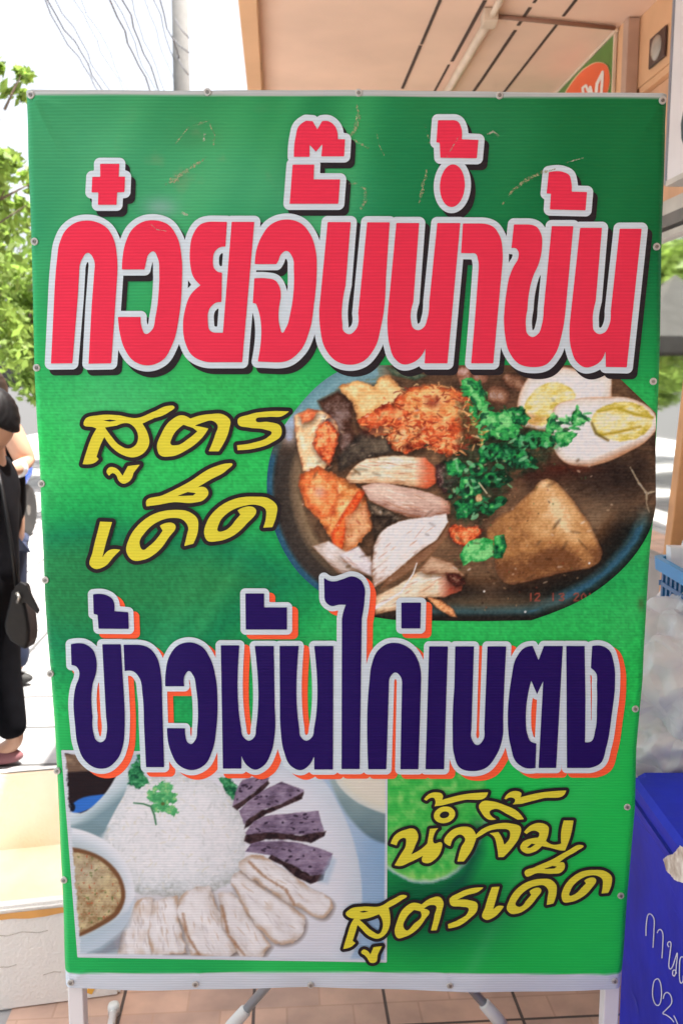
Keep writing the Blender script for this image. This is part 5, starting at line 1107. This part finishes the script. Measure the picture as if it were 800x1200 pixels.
for i, (px, r_, lb) in enumerate(cabs):
    zc_ = 6.3+.18*(i % 4); a = P_z(px, 0, zc_); n_ = a.dot(NN); s_ = a.dot(DD)
    pts = [fr(s_-8+k*.5, n_+.022*math.sin(k*1.3+i)+.012*math.sin(k*2.9+i*3), zc_+.02*math.sin(k*.9+i*2)) for k in range(120)]
    tag(MB().tube(pts, r_*.8, 6).build('overhead_cable', M_cab, smooth=True), lb, 'cable', 'overhead cables along the street')
for i, (q0, q1, lb) in enumerate((((205, 22), (222, 45), 'short slack drop wire near the top of the pole'), ((200, 42), (222, 62), 'short drop wire midway up the visible pole'), ((207, 65), (221, 88), 'short drop wire just above the banner top'))):
    a = P_y(*q0, pb_.y-.2); b = P_y(*q1, pb_.y-.2)
    tag(MB().tube([a, (a+b)/2+Vector((0, 0, -.03)), b], .010, 6).build('drop_wire', M_cab, smooth=True), lb, 'wire')

def leaf_mat(name, c, tr):
    m = bpy.data.materials.new(name); m.use_nodes = True; n = m.node_tree.nodes; l = m.node_tree.links; b = n['Principled BSDF']
    oi = n.new('ShaderNodeNewGeometry'); cr_ = n.new('ShaderNodeValToRGB'); cr_.color_ramp.elements[0].color = (*[x*.6 for x in c], 1); cr_.color_ramp.elements[1].color = (*[min(1, x*1.5) for x in c], 1)
    l.new(oi.outputs['Random Per Island'], cr_.inputs[0]); l.new(cr_.outputs[0], b.inputs['Base Color']); b.inputs['Roughness'].default_value = .5
    t = n.new('ShaderNodeBsdfTranslucent'); l.new(cr_.outputs[0], t.inputs['Color']); mx = n.new('ShaderNodeMixShader'); mx.inputs[0].default_value = tr
    l.new(b.outputs[0], mx.inputs[1]); l.new(t.outputs[0], mx.inputs[2]); l.new(mx.outputs[0], n['Material Output'].inputs['Surface']); return m
M_leaf = leaf_mat('sunlit_leaves', (.23, .34, .07), .6); M_bark = mat('grey_bark', (.16, .12, .09), .9, noise=.25, scale=10, bump=.4)
def tree(base, crown, label, seed, nl=9000, leaf=.055, trunk=.11, group=None):
    """crown: list of (centre offset, radius xyz, weight)"""
    r_ = np.random.RandomState(seed); base = Vector(base)
    t = thing('tree', label, 'tree', base, group)
    hub = base+Vector((0, 0, crown[0][0][2]*.55))
    tm = MB().tube([base, base+(hub-base)*.5+Vector((.05, .03, 0)), hub], [trunk, trunk*.8, trunk*.65], 10)
    for c_, rad, w_ in crown:
        e = base+Vector(c_); mid = (hub+e)/2+Vector(r_.uniform(-.15, .15, 3)); lk = min(1, w_/2); tm.tube([hub, mid, e], [trunk*.5*lk, trunk*.3*lk, trunk*.08*lk], 7)
        for q in range(5 if w_ > .5 else 2):
            d_ = Vector(r_.normal(size=3)).normalized(); tm.tube([mid+(e-mid)*r_.rand(), e+Vector([d_[i]*rad[i]*.8 for i in range(3)])], [trunk*.14, trunk*.03], 5)
    tm.build('trunk', M_bark, t, True)
    W = sum(w_ for *_, w_ in crown); V = []; Fq = []
    for c_, rad, w_ in crown:
        ntuft = max(6, int(70*w_/W*len(crown)/2)); tc_ = []
        for _ in range(ntuft):
            d_ = r_.normal(size=3); d_ /= np.linalg.norm(d_); tc_.append(np.array(base)+np.array(c_)+d_*np.array(rad)*r_.uniform(.35, 1)**.6)
        for _ in range(int(nl*w_/W)):
            p = tc_[r_.randint(ntuft)]+r_.normal(size=3)*.14*np.mean(rad)*np.array((1, 1, .7))
            a = r_.normal(size=3); a /= np.linalg.norm(a); b = np.cross(a, r_.normal(size=3)); b /= np.linalg.norm(b); L = leaf*r_.uniform(.6, 1.4); Wd = L*.45
            k = len(V); V += [p-a*L, p+b*Wd, p+a*L, p-b*Wd]; Fq.append((k, k+1, k+2, k+3))
    from_verts('crown', V, Fq, M_leaf, t); return t
tree((-4.05, 8.8, 0), [((.3, 0, 2.6), (.75, .8, .85), 3), ((.95, 0, 3.3), (.32, .4, .4), 1.1), ((.15, .1, 3.1), (.7, .7, .5), 2), ((.55, -.1, 1.9), (.6, .6, .5), 2), ((-.5, 0, 3.6), (.9, .8, .8), 2), ((1.15, -.2, 4.15), (.32, .3, .12), .35)], 'sunlit leafy street tree at the left edge of the banner', 3, 4600, .06)
tree((-4.3, 13.5, 0), [((.4, 0, 2.3), (1.3, .9, .7), 3), ((-.3, 0, 3.2), (1.2, 1, .8), 2)], 'second street tree further along the pavement at the far left', 5, 7000, .08, group='street trees')
tree((-3.0, 13.2, 0), [((0, 0, 2.7), (1.0, .9, .9), 3), ((.3, .2, 3.3), (.8, .7, .6), 2)], 'street tree standing behind the grey canopy, seen in the shop window', 8, 9000, .08, group='street trees')
tree((-4.6, 16.8, 0), [((0, 0, 1.9), (1.3, 1, 1.0), 3)], 'low bushy tree below the canopy roof in the window reflection', 9, 6000, .09, group='street trees')
# grey canopy tent
cx_, cy_ = -2.28, 10.6
cn = thing('market_canopy', 'grey peaked market canopy reflected in the shop window', 'canopy', (cx_, cy_, 0))
h = .72; V = [(cx_-h, cy_-h, 2.0), (cx_+h, cy_-h, 2.0), (cx_+h, cy_+h, 2.0), (cx_-h, cy_+h, 2.0), (cx_, cy_, 2.75), (cx_-h, cy_-h, 1.82), (cx_+h, cy_-h, 1.82), (cx_+h, cy_+h, 1.82), (cx_-h, cy_+h, 1.82)]
from_verts('roof', V, [(0, 1, 4), (1, 2, 4), (2, 3, 4), (3, 0, 4), (0, 5, 6, 1), (1, 6, 7, 2), (2, 7, 8, 3), (3, 8, 5, 0)], mat('grey_canvas', (.08, .08, .077), .9, spec=.1), cn)
for a_ in (-1, 1):
    for b_ in (-1, 1): MB().tube([(cx_+a_*(h-.04), cy_+b_*(h-.04), 0), (cx_+a_*(h-.04), cy_+b_*(h-.04), 2.0)], .018, 8).build('leg', M_white_metal, cn, True)

# ------------------------------------------------------------------ people at the left edge
def skin_mesh(name, pts, edges, m, parent, sub=2, root=0):
    """pts: list of (x,y,z,rx,ry) world"""
    me = bpy.data.meshes.new('tmp'); me.from_pydata([p[:3] for p in pts], edges, []); o = bpy.data.objects.new('tmp', me); C.objects.link(o)
    o.modifiers.new('skin', 'SKIN')
    for i, p in enumerate(pts):
        sv = me.skin_vertices[0].data[i]; sv.radius = (p[3], p[4] if len(p) > 4 else p[3]); sv.use_root = (i == root)
    s_ = o.modifiers.new('sub', 'SUBSURF'); s_.levels = sub; s_.render_levels = sub
    dg = bpy.context.evaluated_depsgraph_get(); ev = o.evaluated_get(dg); m2 = bpy.data.meshes.new_from_object(ev)
    bpy.data.objects.remove(o); V = np.array([v_.co[:] for v_ in m2.vertices]); Fc = [tuple(p.vertices) for p in m2.polygons]; bpy.data.meshes.remove(m2)
    return from_verts(name, V, Fc, m, parent, True)
M_skin = mat('skin', (.52, .30, .20), .5, noise=.06, scale=12); M_hair = mat('black_hair', (.006, .005, .006), .5, spec=.25, noise=.3, scale=40); M_black = mat('black_fabric', (.006, .006, .008), .9, noise=.2, scale=30, spec=.08)
M_hair2 = mat('dark_brown_hair', (.03, .02, .016), .4, noise=.3, scale=40)
def blob(name, c, r, m, par, tw=None, sub=3):
    bm = bmesh.new(); bmesh.ops.create_icosphere(bm, subdivisions=sub, radius=1); V = []
    for v_ in bm.verts:
        p = Vector((v_.co.x*r[0], v_.co.y*r[1], v_.co.z*r[2]))
        if tw: p = tw(p)
        V.append(Vector(c)+p)
    Fc = [tuple(v_.index for v_ in f.verts) for f in bm.faces]; bm.free(); return from_verts(name, V, Fc, m, par, True)
def head(c, fx, m_skin, m_hair, par, k=1.0, cut=-.02):
    """head centred at c facing direction fx (unit xy)"""
    f = Vector((fx[0], fx[1], 0)).normalized(); s = Vector((-f.y, f.x, 0)); c = Vector(c)
    def W(a, b, z): return c+f*a*k+s*b*k+Vector((0, 0, z*k))
    bm = bmesh.new(); bmesh.ops.create_icosphere(bm, subdivisions=4, radius=1); V = []
    for v_ in bm.verts:
        x, y, z = v_.co; a = x*.092; b = y*.074; zz = z*.115
        if z < 0: a = a*(1-.18*z*z)+(.012*(-z) if x > 0 else .03*z*0); b *= 1-.28*z*z
        if x > .6 and abs(y) < .3: a += .020*math.exp(-((z+.12)/.16)**2)*math.exp(-(y/.16)**2)          # nose
        if x > .5: a -= .008*math.exp(-((z-.1)/.1)**2)*(math.exp(-((y-.4)/.16)**2)+math.exp(-((y+.4)/.16)**2))  # eye sockets
        if x > .5: a += .006*math.exp(-((z+.45)/.08)**2)*math.exp(-(y/.3)**2)                         # lips
        V.append(W(a, b, zz))
    Fc = [tuple(v_.index for v_ in q.verts) for q in bm.faces]; bm.free(); from_verts('head', V, Fc, m_skin, par, True)
    for sg in (-1, 1):
        blob('ear', W(-.005, sg*.074, -.01), (.02, .012, .03), m_skin, par); blob('eye', W(.078, sg*.03, .012), (.009, .011, .007), M_dark, par, sub=2)
    bm = bmesh.new(); bmesh.ops.create_icosphere(bm, subdivisions=5, radius=1); V = []
    for v_ in bm.verts:
        x, y, z = v_.co; lim = -.08+x*.35+(.55 if x > .55 else 0)
        zz = max(z, min(lim, .9)) if z < lim else z
        kx = .86 if z < lim else 1.+.018*math.sin(38*(y+.6*z))*(1-abs(z))+.012*math.sin(71*(y*1.1-.4*z)+x*5)
        V.append(W(x*.101*kx-.006, y*.083*kx, zz*.125+.006))
    Fc = [tuple(v_.index for v_ in q.verts) for q in []]; Fc = [tuple(v_.index for v_ in q.verts) for q in bm.faces]; bm.free(); from_verts('hair', V, Fc, m_hair, par, True)
# woman in black, walking to the left; only her back edge reaches into the picture
def woman():
    D_ = 3.35; c = P_y(-9, 895, D_); x = c.x; y = D_
    pr = thing('person', 'person in black with pinned up black hair, a black bag at the hip', 'person', (x, y, 0))
    hz_ = 1.48-.125; hx = P_y(-12, 490, D_).x
    head((hx, y, hz_), (-1, -.25), M_skin, M_hair, pr, 1.0)
    pts = [(x, y, .78, .125, .10), (x, y, .95, .115, .09), (x+.01, y, 1.14, .135, .095), (hx, y, 1.235, .05, .05), (hx, y, 1.30, .045, .045),
           (x+.02, y-.15, 1.16, .05), (x+.03, y-.2, .95, .038), (x-.06, y-.2, .76, .03), (x-.1, y-.2, .70, .028),
           (x+.02, y+.15, 1.16, .05), (x+.05, y+.2, .95, .038), (x-.03, y+.2, .76, .03), (x-.07, y+.2, .70, .028),
           (x-.03, y-.08, .70, .085), (x-.06, y-.08, .42, .06), (x-.03, y-.08, .09, .036), (x-.13, y-.08, .035, .03),
           (x+.02, y+.08, .70, .085), (x+.02, y+.08, .42, .06), (x+.07, y+.08, .09, .036), (x-.03, y+.08, .035, .03)]
    E = [(0, 1), (1, 2), (2, 3), (3, 4), (2, 5), (5, 6), (6, 7), (7, 8), (2, 9), (9, 10), (10, 11), (11, 12), (0, 13), (13, 14), (14, 15), (15, 16), (0, 17), (17, 18), (18, 19), (19, 20)]
    skin_mesh('body', pts, E, M_skin, pr)
    g = 1.12
    skin_mesh('blouse', [(x, y, .70, .165, .13), (x, y, .86, .15, .115), (x+.01, y, 1.0, .15, .12), (x+.01, y, 1.15, .155, .11), (hx, y, 1.225, .06, .06), (x+.02, y-.15, 1.165, .065), (x+.03, y-.2, .96, .055), (x-.05, y-.2, .8, .045), (x+.02, y+.15, 1.165, .065), (x+.05, y+.2, .96, .055), (x-.02, y+.2, .8, .045)],
              [(0, 1), (1, 2), (2, 3), (3, 4), (3, 5), (5, 6), (6, 7), (3, 8), (8, 9), (9, 10)], M_black, pr)
    skin_mesh('trousers', [(x, y, .92, .15, .12), (x, y, .78, .16, .13), (x-.03, y-.08, .68, .105), (x-.06, y-.08, .42, .082), (x-.03, y-.08, .10, .06), (x+.02, y+.08, .68, .105), (x+.02, y+.08, .42, .082), (x+.06, y+.08, .10, .06)], [(0, 1), (1, 2), (2, 3), (3, 4), (1, 5), (5, 6), (6, 7)], M_black, pr)
    M_shoe = mat('dusty_pink_shoe', (.22, .09, .10), .8)
    for dx, dy in ((-.11, -.08), (-.02, .08)): blob('shoe', (x+dx, y+dy, .036), (.115, .045, .036), M_shoe, pr)
    # handbag
    b0 = P_y(30, 722, D_-.12); M_bagl = mat('black_leather', (.004, .004, .005), .45, noise=.3, scale=25, bump=.15, spec=.25)
    hb = thing('handbag', 'black leather handbag with flap hanging behind the person in black', 'handbag', b0)
    q = [P_y(a, b, D_-.12) for a, b in trace('17,690s;22,684s;30,685s;34,700s;39,725s;40,750s;36,761s;28,757s;12,744s;9,735s;14,705s')]; q = q[::2]
    n = len(q); cq = sum(q, Vector())/n; V = [cq+(p-cq)*.93+Vector((0, -.045, 0)) for p in q]+[p+Vector((0, .05, 0)) for p in q]
    mb = MB().add(V, [tuple(range(n)), tuple(range(n, 2*n))[::-1]]+[(k, k+n, (k+1) % n+n, (k+1) % n) for k in range(n)]); mb.build('body', M_bagl, hb, bevel=.012, seg=3)
    q = [P_y(a, b, D_-.175) for a, b in trace('17,688s;24,682s;31,686s;38,700s;46,716;44,720s;36,712s;30,706s;22,708s')]; q = q[::2]; n = len(q); V = q+[p+Vector((0, .016, 0)) for p in q]
    MB().add(V, [tuple(range(n)), tuple(range(n, 2*n))[::-1]]+[(k, k+n, (k+1) % n+n, (k+1) % n) for k in range(n)]).build('flap', M_bagl, hb, bevel=.003)
    MB().tube([P_y(20, 690, D_-.12), P_y(14, 640, D_-.13), P_y(2, 570, D_-.1), P_y(-6, 535, D_-.02)], .008, 8).build('strap', M_bagl, hb, True)
    MB().tube([P_y(20, 695, D_-.18), P_y(23, 700, D_-.19), P_y(21, 706, D_-.18)], .006, 8).build('buckle', M_screw, hb, True)
woman()
def man():
    D_ = 4.3; sh = P_y(14, 488, D_); el = P_y(34, 545, D_-.05); wr = P_y(18, 551, D_-.2); x = P_y(-5, 500, D_).x; y = D_
    pr = thing('person', 'person behind the one in black with a bare bent elbow and a bracelet', 'person', (x, y, 0))
    hz_ = 1.57-.125; head((x-.04, y, hz_), (-1, .2), M_skin, M_hair2, pr)
    pts = [(x, y, .82, .12, .10), (x, y, 1.02, .115, .09), (x, y, 1.22, .13, .1), (x-.03, y, 1.31, .052), (x-.04, y, 1.38, .048),
           (sh.x, sh.y-.05, sh.z-.03, .062), (el.x-.02, el.y, el.z+.035, .054), (el.x-.012, el.y, el.z+.012, .048), (wr.x, wr.y, wr.z, .032), (wr.x-.09, wr.y-.05, wr.z+.01, .03, .018),
           (x-.02, y+.17, 1.24, .05), (x-.03, y+.2, 1.0, .04), (x-.1, y+.2, .82, .03), (x-.15, y+.2, .78, .03),
           (x, y-.08, .74, .085), (x, y-.08, .44, .06), (x, y-.08, .09, .038), (x-.11, y-.08, .035, .03), (x, y+.08, .74, .085), (x, y+.08, .44, .06), (x+.02, y+.08, .09, .038), (x-.09, y+.08, .035, .03)]
    E = [(0, 1), (1, 2), (2, 3), (3, 4), (2, 5), (5, 6), (6, 7), (7, 8), (8, 9), (2, 10), (10, 11), (11, 12), (12, 13), (0, 14), (14, 15), (15, 16), (16, 17), (0, 18), (18, 19), (19, 20), (20, 21)]
    skin_mesh('body', pts, E, M_skin, pr)
    skin_mesh('shirt', [(x, y, .78, .14, .11), (x, y, 1.0, .135, .105), (x, y, 1.22, .145, .11), (x-.03, y, 1.30, .065)], [(0, 1), (1, 2), (2, 3)], M_black, pr)
    skin_mesh('trousers', [(x, y, .84, .13, .105), (x, y-.08, .72, .1), (x, y-.08, .44, .08), (x, y-.08, .08, .06), (x, y+.08, .72, .1), (x, y+.08, .44, .08), (x+.02, y+.08, .08, .06)], [(0, 1), (1, 2), (2, 3), (0, 4), (4, 5), (5, 6)], mat('navy_cloth', (.02, .03, .07), .8), pr)
    d_ = (Vector(wr)-Vector(el)).normalized(); p = Vector(el)+(Vector(wr)-Vector(el))*.72
    MB().tube([p-d_*.012, p+d_*.012], .040, 16).build('bracelet', mat('white_bead_bracelet', (.75, .75, .78), .4, noise=.4, scale=60), pr, True)
    for dx, dy in ((-.05, -.08), (-.03, .08)): blob('shoe', (x+dx, y+dy, .036), (.12, .045, .036), M_dark, pr)
man()
# blue scooter parked beyond
def scooter():
    g0 = P_z(8, 634, 0); s0 = Vector((P_y(7, 560, 8.2).x, 8.2, 0)); g = s0
    sc_ = thing('motor_scooter', 'blue and white motor scooter parked on the bright pavement behind the people', 'scooter', g)
    M_sb = mat('scooter_blue', (.02, .10, .55), .25, noise=.04); M_swt = mat('scooter_white', (.75, .76, .78), .3, noise=.04)
    def wheel(cy):
        t = MB(); t.lathe(g+Vector((-.05, cy, .26)), [(.19, -.04), (.24, -.045), (.262, -.02), (.262, .02), (.24, .045), (.19, .04)], 28, Matrix(((0, 0, 1), (1, 0, 0), (0, 1, 0)))); w_ = t.build('wheel', M_dark, sc_, True)
        t = MB().lathe(g+Vector((-.05, cy, .26)), [(.03, -.05), (.05, -.045), (.05, .045), (.03, .05)], 14, Matrix(((0, 0, 1), (1, 0, 0), (0, 1, 0))))
        for k in range(12):
            a = k*math.pi/6; t.tube([g+Vector((-.05, cy+.04*math.cos(a), .26+.04*math.sin(a))), g+Vector((-.05, cy+.2*math.cos(a), .26+.2*math.sin(a)))], .006, 5)
        t.build('hub', M_screw, w_)
    wheel(-.62); wheel(.58)
    skin_mesh('body', [tuple(g+Vector((-.05, -.52, .62)))+(.08, .07), tuple(g+Vector((-.05, -.45, .82)))+(.12, .06), tuple(g+Vector((-.05, -.32, .45)))+(.12, .06), tuple(g+Vector((-.05, 0, .36)))+(.10, .07), tuple(g+Vector((-.05, .3, .55)))+(.12, .12), tuple(g+Vector((-.05, .72, .66)))+(.08, .07)], [(0, 1), (1, 2), (2, 3), (3, 4), (4, 5)], M_sb, sc_)
    skin_mesh('front_fender', [tuple(g+Vector((-.05, -.86, .40)))+(.055, .02), tuple(g+Vector((-.05, -.72, .55)))+(.065, .025), tuple(g+Vector((-.05, -.52, .56)))+(.06, .025)], [(0, 1), (1, 2)], M_sb, sc_)
    skin_mesh('leg_shield', [tuple(g+Vector((-.05, -.50, .92)))+(.16, .03), tuple(g+Vector((-.05, -.44, .60)))+(.18, .03)], [(0, 1)], M_swt, sc_)
    skin_mesh('seat', [tuple(g+Vector((-.05, -.02, .74)))+(.10, .05), tuple(g+Vector((-.05, .3, .78)))+(.12, .05), tuple(g+Vector((-.05, .66, .82)))+(.09, .05)], [(0, 1), (1, 2)], M_dark, sc_)
    MB().tube([g+Vector((-.38, -.36, 1.02)), g+Vector((-.2, -.46, 1.0)), g+Vector((-.05, -.48, .97)), g+Vector((.1, -.46, 1.0)), g+Vector((.28, -.36, 1.02))], .016, 8).build('handlebar', M_dark, sc_, True)
    MB().tube([g+Vector((-.05, -.48, .97)), g+Vector((-.05, -.62, .30))], .03, 8).build('fork', M_dark, sc_, True)
    blob('headlight', g+Vector((-.05, -.56, .9)), (.09, .05, .07), M_swt, sc_)
    for sg in (-1, 1):
        blob('mirror', g+Vector((-.05+sg*.28, -.4, 1.2)), (.06, .015, .04), M_dark, sc_, sub=2)
scooter()
